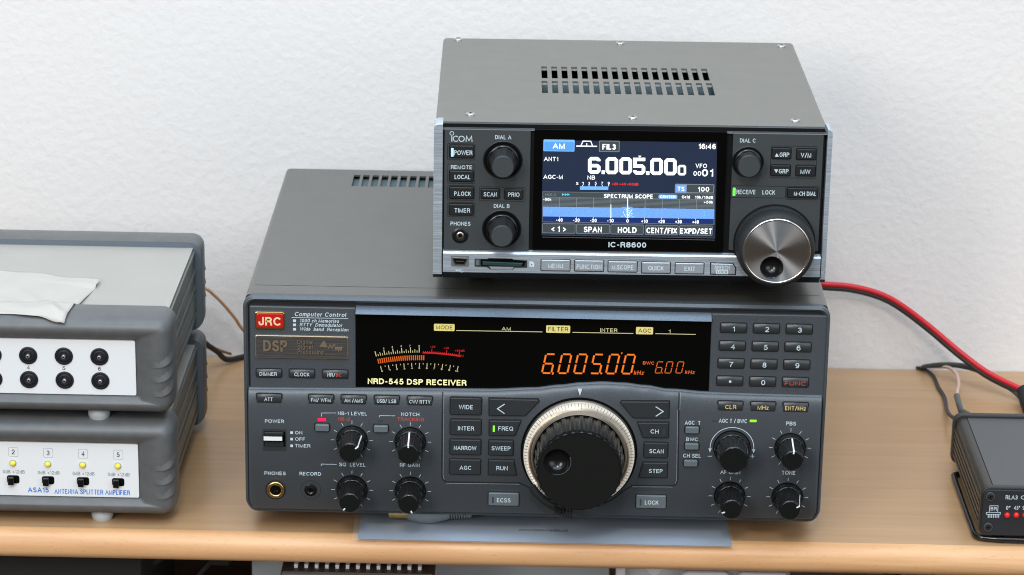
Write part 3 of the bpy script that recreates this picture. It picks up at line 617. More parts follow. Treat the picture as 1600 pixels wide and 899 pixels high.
KN = [(550, 688, 0, 50), (641, 690.5, 0, -2), (550, 765.6, 0, -140), (641, 767.5, 0, 160), (1234.5, 700, 0, 3), (1230, 777, 0, 62), (1140, 775.5, 0, -112), (1143.6, 700, 1, None)]
for u, v, big, pa in KN:
    c = Lp(u, v); T_ = MB()
    if not big:
        for k in range(-5, 6):
            t = k*pi/6; T_.stroke([(c[0]+9.9*sin(t), c[1]+9.9*cos(t)), (c[0]+11.9*sin(t), c[1]+11.9*cos(t))], 0.26, YL, 'print_white')
    else:
        T_.stroke([(c[0]+12.4*sin(t), c[1]+12.4*cos(t)) for t in [(-1.65+3.3*k/28) for k in range(29)]], 0.36, YL, 'print_white')
        for sg in (-1, 1): T_.flat([(c[0]+sg*12.4-0.9, c[1]-0.6), (c[0]+sg*12.4, c[1]-3.0), (c[0]+sg*12.4+0.9, c[1]-0.6)] , YL, 'print_white')
        for u_, pl in ((1109, 0), (1175.6, 1)):
            q = Lp(u_, 713); T_.stroke([(q[0]-1.2, q[1]), (q[0]+1.2, q[1])], 0.32, YL, 'print_white')
            if pl: T_.stroke([(q[0], q[1]-1.2), (q[0], q[1]+1.2)], 0.32, YL, 'print_white', 0.08)
    T_.build('knob_scale', lowpanel)

def button(u0, u1, v0, v1, label=None, tb=None, m='button_grey', P=Lp, yf=None, parent=A, tm='print_white', proud=1.3, r=0.6, extra=None, bold=0.006, yback=1.0, name='button', cut=None, frame='panel_groove', fr=0.55):
    """a key in a dark well, its own mesh, with its printed word. Bounds are read off the photo on the key's own face."""
    yf = YL if yf is None else yf; yk = yf-proud
    Pk = (lambda u, v: N(u, v, yk)) if P in (Lp, U) else (lambda u, v: I(u, v, yk))
    um, vm = (u0+u1)/2, (v0+v1)/2
    x0_, x1_, z0_, z1_ = Pk(u0, vm)[0], Pk(u1, vm)[0], Pk(um, v1)[1], Pk(um, v0)[1]
    B = MB()
    out = rrect(x0_, z0_, x1_, z1_, r, 3) if cut is None else [Pk(*q) for q in cut]
    if frame: B.plate(inset(out, -fr) if cut is None else inset(out, -fr), yf+0.2, yf-0.06, 0, frame)
    if m == 'button_grey' and cut is None:
        vs = []; fs = []; K_ = 10
        for k in range(K_+1):
            q = -1+2*k/K_; z = (z0_+z1_)/2+q*(z1_-z0_)/2; y_ = yk+0.75*abs(q)**2.4; vs += [(x0_, yf, z), (x0_, y_+0.25, z), (x0_+0.3, y_, z), (x1_-0.3, y_, z), (x1_, y_+0.25, z), (x1_, yf, z)]
        for k in range(K_):
            for c_ in range(5): a_ = k*6+c_; fs.append([a_, a_+1, a_+7, a_+6])
        B.add(vs, fs, m, True); B.add([vs[0], vs[1], vs[4], vs[5]], [[0, 1, 2, 3]], m); B.add([vs[-6], vs[-5], vs[-2], vs[-1]], [[0, 1, 2, 3]], m)
    else: B.plate(out, yf, yk, 0.45, m)
    if label:
        lines = label if isinstance(label, list) else [(label, tb, tm)]
        for t, b_, mm in lines:
            cu_ = (b_[0]+b_[1])/2
            B.text(t, Pk(b_[0], b_[3])[0], Pk(b_[1], b_[3])[0], Pk(cu_, b_[3])[1], Pk(cu_, b_[2])[1]-Pk(cu_, b_[3])[1], yk, mm, bold)
    if extra: extra(B, Pk, yk)
    return B.build(name, parent)
# three keys under the badges, the mode keys, the keypad
for t, u0, u1, v0, tu0, tu1 in (('DIMMER', 400.6, 439.6, 577.8, 405.5, 432.8), ('CLOCK', 452.2, 491, 578.6, 460, 483.5)):
    button(u0, u1, v0, v0+12.6, t, (tu0, tu1, v0+3.8, v0+9.6), P=U, yf=YU)
button(504, 543, 579.4, 592, [('NR/', (511.5, 524, 583, 588.8), 'print_white'), ('BC', (525, 533.5, 583, 588.8), 'print_red')], None, P=U, yf=YU)
for t, u0, v0, tu0, tu1 in (('ATT', 401, 616.6, 413, 426), ('FM/ WFM', 482.3, 618, 486, 516.5), ('AM /AMS', 533.2, 618.8, 538, 567), ('USB/ LSB', 585, 619.6, 589, 619), ('CW/ RTTY', 636.5, 620.6, 639.5, 672.5)):
    button(u0, u0+38.6, v0, v0+14, t, (tu0, tu1, v0+4.6, v0+10.2), yf=YL+0.6, proud=1.2)
for t, u0, v0, tu0, tu1 in (('CLR', 1122, 628.4, 1133, 1150.4), ('MHz', 1173.2, 629.4, 1183.6, 1201.3), ('ENT/kHz', 1224, 630.4, 1226.5, 1259.4)):
    button(u0, u0+38.6, v0, v0+14.6, t, (tu0, tu1, v0+4.6, v0+11), yf=YL+0.6, proud=1.2, tm='print_gold')
kx = [(1126.4, 1166.4), (1177.8, 1217.8), (1229, 1269.2)]; ky = [(506.4, 520.8), (534.4, 548.6), (561.9, 576.2), (589.4, 603.6)]
for rI, row in enumerate((('1', '2', '3'), ('4', '5', '6'), ('7', '8', '9'), ('.', '0', 'FUNC'))):
    for cI, t in enumerate(row):
        sh = -2.0*rI; u0, u1 = kx[cI][0]+sh+0.8*rI*0, kx[cI][1]+sh; v0, v1 = ky[rI][0]+cI*1.0, ky[rI][1]+cI*1.0
        uc = (u0+u1)/2+0.5
        if t == '.':
            button(u0, u1, v0, v1, None, None, P=U, yf=YU, extra=lambda B, P, y, uc=uc, v=(v0+v1)/2: B.flat(circ(P(uc, v), 0.75, 12), y, 'print_white'))
        elif t == 'FUNC': button(u0, u1, v0, v1, t, (1232-sh*0+sh+6-6, 1258.5, v0+5, v0+11.2), P=U, yf=YU, tm='print_red')
        else: button(u0, u1, v0, v1, t, (uc-(2.0 if t == '1' else 3.1), uc+(1.3 if t == '1' else 3.1), v0+3.7, v0+11.6), P=U, yf=YU, bold=0.012)
# centre keys (positions from the close view of that part)
def Z(x, y): return (680+x/3.745, 590+y/3.745)
def zb4(a, b, c, d): p, q = Z(a, c), Z(b, d); return (p[0], q[0], p[1], q[1])
for t, a, tb in (('WIDE', (89, 269, 122, 219), (138, 220, 161, 186)), ('INTER', (89, 268, 249, 338), (133, 228, 286, 310)), ('NARROW', (87, 266, 366, 453), (109, 241, 401, 425)), ('AGC', (86, 264, 481, 569), (142, 210, 517, 540)),
                 ('SWEEP', (314, 456, 371, 457), (330, 441, 403, 427)), ('SCAN', (1223, 1360, 385, 471), (1253, 1337, 420, 444))):
    button(*zb4(*a), t, zb4(*tb), m='button_dark')
def poly(pts): return [Z(*p) for p in pts][::-1]
def cutbtn(pts, t=None, tb=None, extra=None):
    us = [Z(*p)[0] for p in pts]; vs_ = [Z(*p)[1] for p in pts]
    button(min(us), max(us), min(vs_), max(vs_), t, zb4(*tb) if tb else None, m='button_dark', cut=poly(pts), extra=extra)
chev = lambda pts: (lambda B, P, y: B.stroke([P(*Z(*p)) for p in pts], 0.55, y, 'print_white'))
bar = lambda a, m: (lambda B, P, y: B.flat(rrect(*P(*Z(a[0], a[3])), *P(*Z(a[1], a[2])), 0), y, m, 0.1))
cutbtn([(317, 126), (600, 132), (606, 142), (526, 226), (317, 224)], extra=chev([(406, 156), (364, 183), (405, 211)]))
cutbtn([(1086, 150), (1092, 142), (1368, 144), (1367, 240), (1160, 238)], extra=chev([(1290, 171), (1334, 199), (1291, 227)]))
cutbtn([(318, 254), (501, 256), (467, 342), (317, 340)], 'FREQ', (369, 456, 287, 311), bar((337, 349, 282, 318), 'led_green'))
cutbtn([(313, 485), (459, 487), (475, 573), (312, 571)], 'RUN', (357, 424, 519, 543))
cutbtn([(1186, 267), (1366, 267), (1364, 355), (1217, 353)], 'CH', (1260, 1307, 304, 328), bar((1335, 1343, 300, 335), 'led_off'))
cutbtn([(1219, 501), (1359, 501), (1356, 588), (1194, 586)], 'STEP', (1250, 1330, 536, 559))
button(*zb4(312, 489, 678, 752), 'ECSS', zb4(361, 441, 707, 731), m='button_light', extra=bar((332, 343, 698, 735), 'led_off'))
button(*zb4(1176, 1350, 692, 767), 'LOCK', zb4(1226, 1307, 720, 744), m='button_light', extra=bar((1197, 1207, 712, 748), 'led_off'))
for u0, u1, v0, v1 in ((492.5, 514, 664, 674.5), (584, 606, 665.8, 676.3), (1071, 1092, 668, 678), (1070.4, 1091.6, 693.6, 703.4), (1068.6, 1090, 720, 729.8)):
    button(u0, u1, v0, v1, m='button_light', r=0.7, proud=1.8, fr=0.7)
def lamp(u0, u1, v0, v1, m):
    B = MB(); a = Lp(u0, v1); b = Lp(u1, v0); B.plate(rrect(*a, *b, 0.2, 2), YL+0.5, YL-0.15, 0, m); B.build('indicator_lamp', A)
lamp(496.4, 509.2, 654, 658.2, 'led_red'); lamp(1171.4, 1182.2, 656.2, 659.6, 'led_green'); lamp(498.5, 508, 733.5, 736, 'led_off'); lamp(1113, 1121, 655.8, 658.6, 'led_off'); lamp(590, 598, 656.3, 658.6, 'led_off')
# power rocker
B = MB(); a, b = Lp(410.6, 704.5), Lp(447.5, 671)
B.plate(rrect(*a, *b, 0.4, 2), YL+0.3, YL-0.1, 0, 'button_grey'); a2, b2 = Lp(412.5, 697.5), Lp(446, 674.5); B.plate(rrect(*a2, *b2, 0.2, 2), YL+0.2, YL-0.16, 0, 'void')
B.plate(rrect(a2[0]+0.4, a2[1]+6.4, b2[0]-1.2, b2[1]-0.3, 0.2, 2), YL, YL-1.0, 0.2, 'button_dark'); B.plate(rrect(a2[0]+0.4, a2[1]+0.3, b2[0]-1.2, a2[1]+3.0, 0.2, 2), YL, YL-0.6, 0.1, 'button_dark')
sw = B.build('power_switch', A)
B = MB(); a3, b3 = N(411.2, 689.3, YL-4), N(441.6, 682, YL-4); B.plate(rrect(*a3, *b3, 0.3, 2), YL, YL-4, 0.3, 'knob_black', front='pointer_white'); B.build('lever', sw)
# sockets
B = MB(); c = Lp(430.7, 765); B.lathe([(5.9, YL), (5.9, YL-0.3), None, (5.3, YL-0.35)], c, 'panel_groove'); B.lathe([(5.0, YL), (5.0, YL-1.1), (4.7, YL-1.4), (3.5, YL-1.4), (3.1, YL-1.0), (3.1, YL-0.7)], c, 'gold', cap=False)
B.flat(circ(c, 3.1, 24), YL-0.42, 'void', 0.05); B.flat(circ((c[0]+0.8, c[1]-0.7), 0.35, 8), YL-0.45, 'gold', 0.06); B.flat(circ((c[0]-0.6, c[1]-0.9), 0.25, 8), YL-0.45, 'gold', 0.06); B.build('headphone_socket', A)
B = MB(); c = Lp(485.5, 765.7); B.stroke(circ(c, 5.7, 36), 0.22, YL, 'panel_groove', closed=True); B.lathe([(3.6, YL), (3.6, YL-0.5), None, (2.6, YL-0.9), (2.1, YL-0.9), None, (1.4, YL-0.4)], c, 'knob_black'); B.flat(circ(c, 1.2, 16), YL-0.42, 'void'); B.build('record_socket', A)
# rotary knobs
def knob(c, y0, parent, R, Rb, Rt, L, ptr, cap='knob_face', body='knob_black', n=72, flutes=18, skirt=True, name='knob'):
    B = MB(); fl = lambda i, y: 1-0.035*(1 if (i % 4) == 0 else 0)
    B.lathe([(R*1.05, y0+0.2), (R*1.05, y0-0.15)], c, 'void', 40)
    if skirt: B.lathe([(R, y0), (R, y0-2.4), (R-0.7, y0-3.4), (Rb+0.45, y0-3.6), None, (Rb+0.45, y0-4.3), (Rb, y0-4.5)], c, body, 56, cap=False)
    B.lathe([(Rb, y0-4.0), (Rt+0.35*(Rb-Rt), y0-L*0.62), (Rt, y0-L+0.9)], c, body, n, knurl=fl, smooth=False, cap=False)
    B.lathe([(Rt, y0-L+0.9), (Rt-0.25, y0-L+0.25), (Rt-0.7, y0-L)], c, body, n, cap=False)
    B.flat(circ(c, Rt-0.7, 40), y0-L+0.05, cap, 0.05)
    if ptr is not None:
        t = math.radians(ptr); d = Vector((sin(t), cos(t))); sd = Vector((cos(t), -sin(t)))*0.42
        def P(r, y, k): q = Vector(c)+d*r+sd*k; return (q.x, y, q.y)
        vs = []
        for r, y in ((Rb+0.12, y0-5), (Rt+0.35*(Rb-Rt)+0.16, y0-L*0.62), (Rt+0.14, y0-L+0.8), (Rt-0.45, y0-L-0.1), (Rt-1.9, y0-L-0.12)): vs += [P(r, y, -1), P(r, y, 1)]
        B.add(vs, [[2*k, 2*k+1, 2*k+3, 2*k+2] for k in range(4)], 'pointer_white')
    return B.build(name, parent)
for u, v, big, pa in KN:
    if big: knob(Lp(u, v), YL, A, 10.2, 9.3, 8.0, 19.0, None)
    else: knob(Lp(u, v), YL, A, 8.6, 7.5, 6.0, 20.0, pa)
# tuning dial
B = MB(); B.lathe([(33.2, YL+0.2), (33.2, YL-0.25)], DC, 'void', 96)
B.lathe([(31.9, YL), (31.9, YL-3.2), (31.5, YL-3.6), None, (31.5, YL-3.6), (27.2, YL-5.2), None, (27.2, YL-5.2), (25.9, YL-8.5)], DC, 'dial_silver', 128, cap=False)
for k in range(100):
    t = 2*pi*k/100+0.03; ln = 3.2 if k % 5 == 0 else 1.9; r0, r1 = 31.2, 31.2-ln; y_ = lambda r: YL-3.6-1.6*(31.5-r)/4.3-0.06; sd = Vector((cos(t), -sin(t)))*0.11; d = Vector((sin(t), cos(t)))
    q = [Vector(DC)+d*r0+sd, Vector(DC)+d*r0-sd, Vector(DC)+d*r1-sd, Vector(DC)+d*r1+sd]; B.add([(q[0].x, y_(r0), q[0].y), (q[1].x, y_(r0), q[1].y), (q[2].x, y_(r1), q[2].y), (q[3].x, y_(r1), q[3].y)], [[0, 1, 2, 3]], 'print_dark')
dial = B.build('tuning_dial', A)
B = MB(); yk = YL-8.0; Lk = 21.5; yf = yk-Lk
kn = lambda i, y: 1-0.020*(1 if (i//3) % 2 else 0)
B.lathe([(25.7, yk+0.5), (25.3, yk-3), (24.4, yk-Lk+2.4), (23.6, yk-Lk+0.5), (23.2, yk-Lk+0.05)], DC, 'knob_black', 180, knurl=kn, smooth=False, cap=False)
dm = (DC[0]-12.4, DC[1]+5.6); rd = 7.7
B.lathe([(23.3, yf+0.06), (22.8, yf-0.05), (22.6, yf)], DC, 'knob_black', 120, cap=False)
n = 96; vs = []; fs = []                      # front face with a real finger dimple
for i in range(n): t = 2*pi*i/n; vs.append((DC[0]+22.6*sin(t), yf, DC[1]+22.6*cos(t)))
rings = [(rd, 0), (rd*0.97, 0.5), (rd*0.86, 2.6), (rd*0.68, 4.2), (rd*0.42, 5.3), (rd*0.15, 5.7)]
for r, dy in rings:
    for i in range(n): t = 2*pi*i/n; vs.append((dm[0]+r*sin(t), yf+dy, dm[1]+r*cos(t)))
for i in range(n): j = (i+1) % n; fs.append([i, j, n+j, n+i])
B.add(vs, fs, 'dial_face')
fs = []
for k in range(1, len(rings)):
    for i in range(n): j = (i+1) % n; fs.append([k*n+i, k*n+j, (k+1)*n+j, (k+1)*n+i])
fs.append([len(rings)*n+i for i in range(n)]); B.add(vs, fs, 'knob_black', True)
B.stroke(circ(dm, rd+0.05, 60), 0.25, yf, 'knob_black', 0.04, closed=True); B.stroke(circ(dm, rd-0.1, 30, -1.9, 0.5), 0.22, yf, 'button_light', 0.05)  # pale arc paints a highlight on the dimple's lower right rim
B.build('grip', dial)
B = MB(); pts = []
for k in range(15): t = math.radians(214+42*k/14); pts.append((DC[0]+32.0*cos(t), YL-9.0-3.0*k/14, DC[1]+32.0*sin(t)))
B.tube(pts, 2.5, 'rubber', 8)
for k in range(7):
    tt = math.radians(246+2.9*k); B.box(DC[0]+32.3*cos(tt)-0.55, DC[0]+32.3*cos(tt)+0.55, YL-16.0, YL-10.0, DC[1]+32.3*sin(tt)-2.0, DC[1]+32.3*sin(tt)+1.8, 'rubber', 0.2)
B.tube([(DC[0]+31*cos(math.radians(254)), YL, DC[1]+31*sin(math.radians(254))), (DC[0]+32*cos(math.radians(254)), YL-14, DC[1]+32*sin(math.radians(254)))], 1.6, 'rubber', 8)
B.build('brake_lever', A)
# badges
B = MB(); a, b = U(398.6, 513.6), U(444.8, 487.2)
B.plate(rrect(*a, *b, 1.4, 4), YU, YU-1.0, 0.4, 'badge_gold'); B.plate(rrect(a[0]+0.9, a[1]+0.9, b[0]-0.9, b[1]-0.9, 1.0, 4), YU-0.5, YU-1.4, 0.5, 'badge_red')
q0, q1 = N(404, 508.5, YU-1.4), N(438.5, 496, YU-1.4); B.text('JRC', q0[0], q1[0], q0[1], q1[1]-q0[1], YU-1.4, 'badge_cream', 0.03); B.build('maker_badge', A)
B = MB(); a, b = U(399, 558.6), U(544.6, 525.6); B.plate(rrect(*a, *b, 1.2, 4), YU, YU-0.9, 0.4, 'bronze_light'); B.plate(rrect(a[0]+0.5, a[1]+0.5, b[0]-0.5, b[1]-0.5, 1.0, 4), YU-0.5, YU-1.0, 0.1, 'badge_bronze')
yb_ = YU-1.0
def bt(t, u0, u1, vt, vb, bold): q0, q1 = N(u0, vb, yb_), N(u1, vt, yb_); B.text(t, q0[0]+0.18, q1[0]+0.18, q0[1]-0.2, q1[1]-q0[1], yb_, 'void', bold, 0, 0.03); B.text(t, q0[0], q1[0], q0[1], q1[1]-q0[1], yb_, 'bronze_light', bold, 0, 0.3)  # offset black copy paints the shadow of the raised letters
bt('DSP', 411.5, 449, 532, 549, 0.03)
for t, u1, vt in (('Digital', 489.5, 531.8), ('Signal', 488.5, 539.4), ('Processing', 505.5, 547)): bt(t, 465, u1, vt, vt+5.6, 0.012)
def bl(p): return [N(*q, yb_) for q in p]
B.plate(bl([(499, 542), (512, 543), (509, 536), (506, 532.5), (503, 536)]), yb_, yb_-0.3, 0, 'bronze_light'); B.stroke(bl([(513, 545), (516, 539), (519, 544), (522, 538), (524, 540)]), 0.7, yb_, 'bronze_light', 0.25)
B.plate(bl([(523, 545), (524.5, 548.5), (527, 545.5), (528.5, 550.5), (531, 546), (532.5, 550), (535.5, 543), (523, 542.4)]), yb_, yb_-0.3, 0, 'bronze_light'); B.build('feature_badge', A)
# feet: black with a bright metal ring
for x in (-116, 116):
    for y in (42, 225):
        B = MB(); B.zlathe([(11.5, 0.0), (12, 1.0), (12, 4.0)], (x, y), 'foot_black', 32); B.zlathe([(11.6, 4.0), (11.6, 11.0)], (x, y), 'foot_ring', 32); B.zlathe([(12, 11), (12, 15.5)], (x, y), 'foot_black', 32); B.build('foot', A)

# ================================================================== the small receiver on top
Q = empty('radio_receiver', 'compact black radio receiver with a blue spectrum screen, standing on top of the wider radio', 'radio', (IX, IY, IZ), IYAW)
PB, PT = 12.5, 102.3                        # bottom and top of its front panel above the lower radio's lid
M = MB(); tz = PT-0.3; cx0, cx1, cy0, cy1 = -109.0, 107.5, 4.0, 204.5; rr = 2.5
rows = []
for (ua, va), (ub, vb), vt_, v0_ in (((846.9, 145), (1117.8, 150.5), 126.5, 145.5), ((846.5, 122), (1109.6, 127.4), 104.0, 122.3)):
    x_a = Itop(ua, va, tz)[0]; x_b = Itop(ub, vb, tz)[0]; ylo = Itop(ua, v0_, tz)[1]; yhi = Itop(ua, vt_, tz)[1]
    wd = 3.45; p_ = (x_b-wd-x_a)/16; rows.append((ylo, yhi, [(x_a+k*p_, x_a+k*p_+wd) for k in range(17)]))
slotted(M, cx0+rr, cx1-rr, cy0, cy1-1.2, tz, rows, 1.2, 'top_grey', 'vent_inside', 8.0)
for ya, yb, sl in rows:
    for xa, xb in sl: M.add([(xa, yb-0.05, tz-1.2), (xb, yb-0.05, tz-1.2), (xb, yb-0.9, tz-2.2), (xa, yb-0.9, tz-2.2)], [[0, 1, 2, 3]], 'top_grey')
for sx, xx in ((-1, cx0), (1, cx1)):
    vs, fs = [], []
    for k in range(6):
        t = pi/2*k/5; x = xx-sx*rr+sx*rr*sin(t); z = tz-rr+rr*cos(t); vs += [(x, cy0, z), (x, cy1-1.2, z)]
    vs += [(xx, cy0, 14), (xx, cy1-1.2, 14)]
    for k in range(6): fs.append([2*k, 2*k+1, 2*k+3, 2*k+2])
    M.add(vs, fs, 'top_grey', True)
M.add([(cx0+rr, cy1-1.2, tz), (cx1-rr, cy1-1.2, tz), (cx1-rr, cy1, tz-1.2), (cx0+rr, cy1, tz-1.2), (cx1, cy1, tz-rr), (cx0, cy1, tz-rr), (cx1, cy1, 14), (cx0, cy1, 14)], [[0, 1, 2, 3], [3, 2, 4, 6, 7, 5]], 'top_grey')
M.add([(cx0+rr, cy1-1.2, tz), (cx0+rr, cy1, tz-1.2), (cx0, cy1, tz-rr), (cx0, cy1-1.2, tz-rr)], [[0, 1, 2, 3]], 'top_grey'); M.add([(cx1-rr, cy1-1.2, tz), (cx1-rr, cy1, tz-1.2), (cx1, cy1, tz-rr), (cx1, cy1-1.2, tz-rr)], [[0, 1, 2, 3]], 'top_grey')
M.add([(cx0, cy0, 14), (cx1, cy0, 14), (cx1, cy1, 14), (cx0, cy1, 14)], [[0, 1, 2, 3]], 'case_dark')
M.build('case', Q)
for u, v in ((735, 179), (988.5, 184.6), (1242.5, 189), (716, 62), (969, 68), (1221, 72.6)):
    x, y = Itop(u, v, tz); B = MB(); B.zlathe([(2.75, tz), (2.75, tz+0.5), (2.2, tz+0.9), (1.0, tz+1.0)], (x, y), 'screw_steel', 20)
    for a in (0.3, 0.3+pi/2):
        d = Vector((cos(a), sin(a)))*1.3; e = Vector((-sin(a), cos(a)))*0.3; B.add([(x+d.x+e.x, y+d.y+e.y, tz+1.03), (x-d.x+e.x, y-d.y+e.y, tz+1.03), (x-d.x-e.x, y-d.y-e.y, tz+1.03), (x+d.x-e.x, y+d.y-e.y, tz+1.03)], [[0, 1, 2, 3]], 'void')
    B.build('lid_screw', Q)
# front
def Iv(u, v): return I(u, v, 0.0)
M = MB(); M.plate(rrect(-106, PB+1, 106, PT-0.4, 1.5), 5.0, 1.0, 0, 'front_trim')
xL, xR = Iv(692, 300)[0], Iv(1288, 320)[0]; zt1 = Iv(990, 206)[1]; M.add([(xL, 4, PT-0.15), (xR, 4, PT-0.15), (xR, 0.0, zt1), (xL, 0.0, zt1)], [[0, 3, 2, 1]], 'front_black')
M.add([(xL, -0.5, zt1+0.25), (xR, -0.5, zt1+0.25), (xR, -0.56, zt1-0.1), (xL, -0.56, zt1-0.1)], [[0, 3, 2, 1]], 'edge_glint'); M.add([(xL, 0.0, zt1), (xR, 0.0, zt1), (xR, -0.5, zt1+0.25), (xL, -0.5, zt1+0.25)], [[0, 1, 2, 3]], 'front_black')
M.build('front_plate', Q)
for sg, u0, u1 in ((-1, 677.5, 691.3), (1, 1288.6, 1302)):
    a, b = Iv(u0, 300)[0], Iv(u1, 310)[0]
    if sg < 0: a = -109.8
    else: b = 109.8
    M = MB(); out = rrect(a, PB+2.6, b, PT-0.2, 0.01, 1)
    rc = 2.5; x_o = a if sg < 0 else b; x_i = b if sg < 0 else a
    o2 = [(x_i, PB+2.6), (x_o, PB+2.6)] if sg > 0 else [(x_o, PB+2.6), (x_i, PB+2.6)]
    cor = [(x_o-sg*rc+sg*rc*cos(t), PT-0.2-rc+rc*sin(t)) for t in [pi/2*k/6 for k in range(7)]]
    o2 = (o2 + cor + [(x_i, PT-0.2)]) if sg > 0 else (o2 + [(x_i, PT-0.2)] + cor[::-1])
    M.plate(o2, 12, -1.2, 0.4, 'brushed', back=True)
    z_ = PB+2.6; M.add([(a, -1.0, z_), (b, -1.0, z_), (b, 2.0, PB), (a, 2.0, PB), (b, 12, PB), (a, 12, PB)], [[0, 3, 2, 1], [3, 5, 4, 2]], 'front_trim')
    M.build('side_rail', Q)
YS = -0.5
def Is(u, v): return I(u, v, YS)
a, b = Is(693.2, 389.5), Is(829.5, 202.2); M = MB(); M.plate(rrect(a[0], a[1], b[0], b[1]-0.1, 0), 2, YS, 0.25, 'front_black'); M.build('key_panel', Q)
a2, b2 = Is(1138.5, 391), Is(1287.5, 208.8); M = MB(); M.plate(rrect(a2[0], a2[1], b2[0], b2[1]-0.1, 0), 2, YS, 0.25, 'front_black'); M.build('key_panel', Q)
YGl = -0.9
def Ig(u, v): return I(u, v, YGl)
a3, b3 = Ig(831.8, 390), Ig(1136.6, 206.5); M = MB(); M.plate(rrect(a3[0], a3[1], b3[0], b3[1], 0.3, 2), 2, YGl, 0.3, 'black_glass')
q0, q1 = Ig(950.6, 386.4), Ig(1009.8, 379.0); M.text('IC-R8600', q0[0], q1[0], q0[1], q1[1]-q0[1], YGl, 'print_white', 0.02)
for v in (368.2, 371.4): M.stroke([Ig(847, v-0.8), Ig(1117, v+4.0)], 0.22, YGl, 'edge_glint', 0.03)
glass = M.build('display_glass', Q)
# the lit screen
W = MB()
def wtext(t, u0, u1, vt, vb, m='screen_white', bold=0.012, shear=0.0, tt=0.16):
    um = (u0+u1)/2; W.text(t, Ig(u0, vb)[0], Ig(u1, vb)[0], Ig(um, vb)[1], Ig(um, vt)[1]-Ig(um, vb)[1], YGl, m, bold, shear, tt)
def wrect(u0, u1, vt, vb, m, t=0.06, r=0.0):
    um, vm = (u0+u1)/2, (vt+vb)/2; x0_, x1_ = Ig(u0, vm)[0], Ig(u1, vm)[0]; z0_, z1_ = Ig(um, vb)[1], Ig(um, vt)[1]; W.flat(rrect(x0_, z0_, x1_, z1_, r, 3), YGl, m, t); return x0_, z0_, x1_, z1_
def wline(pts, wd, m, t=0.12, closed=False): W.stroke([Ig(*p) for p in pts], wd, YGl, m, t, closed)
tl, tr, br_, bl_ = (848.5, 219), (1120.5, 223), (1117.5, 372), (845.8, 367.4)
W.flat([Ig(*p) for p in (bl_, br_, tr, tl)], YGl, 'screen_navy', 0.04)
def A5(x, y): return (840+x/9.46, 205+y/9.46)
def A6(x, y): return (970+x/9.4625, 205+y/9.4625)
def A7(x, y): return (840+x/7.82, 285+y/7.82)
def A8(x, y): return (970+x/7.82, 285+y/7.82)
def rc(f, x0, x1, y0, y1): p, q = f(x0, y0), f(x1, y1); return (p[0], q[0], p[1], q[1])
wrect(*rc(A5, 87, 546, 128, 300), 'screen_blue_light', 0.08, 0.5); wrect(*rc(A5, 98, 536, 160, 290), 'screen_blue', 0.11, 0.4); wtext('AM', *rc(A5, 222, 400, 183, 261), bold=0.03)
wline([A5(570, 221), A5(878, 226)], 0.6, 'screen_white'); wline([A5(638, 220), A5(672, 148), A5(786, 150), A5(812, 221)], 0.5, 'screen_white', 0.14); wline([A5(727, 180), A5(727, 220)], 0.45, 'screen_white', 0.14)
wrect(*rc(A5, 908, 1212, 144, 308), 'screen_greyline', 0.08, 0.5); wrect(*rc(A5, 918, 1202, 153, 299), 'screen_grey', 0.11, 0.4); wtext('FIL3', *rc(A5, 957, 1155, 192, 274), bold=0.03)
wtext('ANT1', *rc(A5, 92, 304, 382, 443)); wtext('AGC-M', *rc(A5, 85, 370, 646, 707)); wtext('NB', *rc(A5, 736, 848, 656, 716)); wtext('16:46', *rc(A6, 1150, 1405, 187, 265), bold=0.03)
def digit(f, ch, x0, x1, y0, y1, wd):
    h = wd/2; X0, X1, Y0, Y1 = x0+h, x1-h, y0+h, y1-h; c = wd*0.45; ym = (Y0+Y1)/2-(2 if ch == '5' else -6)*0.6
    w_mm = (Ig(*f(x0+wd, y0))[0]-Ig(*f(x0, y0))[0])
    if ch == '0': P, cl = [(X0+c, Y0), (X1-c, Y0), (X1, Y0+c), (X1, Y1-c), (X1-c, Y1), (X0+c, Y1), (X0, Y1-c), (X0, Y0+c)], True
    elif ch == '6': P, cl = [(X1, Y0+c*1.6), (X1, Y0+c), (X1-c, Y0), (X0+c, Y0), (X0, Y0+c), (X0, Y1-c), (X0+c, Y1), (X1-c, Y1), (X1, Y1-c), (X1, ym+c), (X1-c, ym), (X0, ym)], False
    elif ch == '5': P, cl = [(X1+h, Y0), (X0, Y0), (X0, ym), (X1-c, ym), (X1, ym+c), (X1, Y1-c), (X1-c, Y1), (X0+c, Y1), (X0, Y1-c), (X0, Y1-c*1.6)], False
    wline([f(*p) for p in P], w_mm, 'screen_white', 0.12, cl)
digit(A5, '6', 745, 930, 382, 632, 52); digit(A5, '0', 1005, 1190, 386, 637, 52); digit(A5, '0', 1210, 1395, 388, 640, 52)
digit(A6, '5', 182, 362, 393, 644, 52); digit(A6, '0', 437, 622, 398, 650, 52); digit(A6, '0', 640, 825, 402, 654, 52); digit(A6, '0', 842, 965, 500, 655, 34)
wrect(*rc(A5, 946, 994, 582, 635), 'screen_white', 0.12, 0.2); wrect(*rc(A6, 374, 424, 595, 648), 'screen_white', 0.12, 0.2); W.flat([Ig(*A6(281, 393)), Ig(*A6(305, 366)), Ig(*A6(256, 365))], YGl, 'screen_white', 0.12)
wtext('VFO', *rc(A6, 1102, 1272, 482, 546)); wtext('00', *rc(A6, 1072, 1185, 592, 661)); wtext('01', *rc(A6, 1195, 1365, 562, 670), bold=0.02)
wtext('S', *rc(A5, 568, 603, 753, 793)); 
for t, x in (('1', 667), ('3', 760), ('5', 858), ('7', 955), ('9', 1050)): wtext(t, *rc(A5, x-14, x+14, 751, 791)); wline([A5(x, 795), A5(x, 815)], 0.3, 'screen_white')
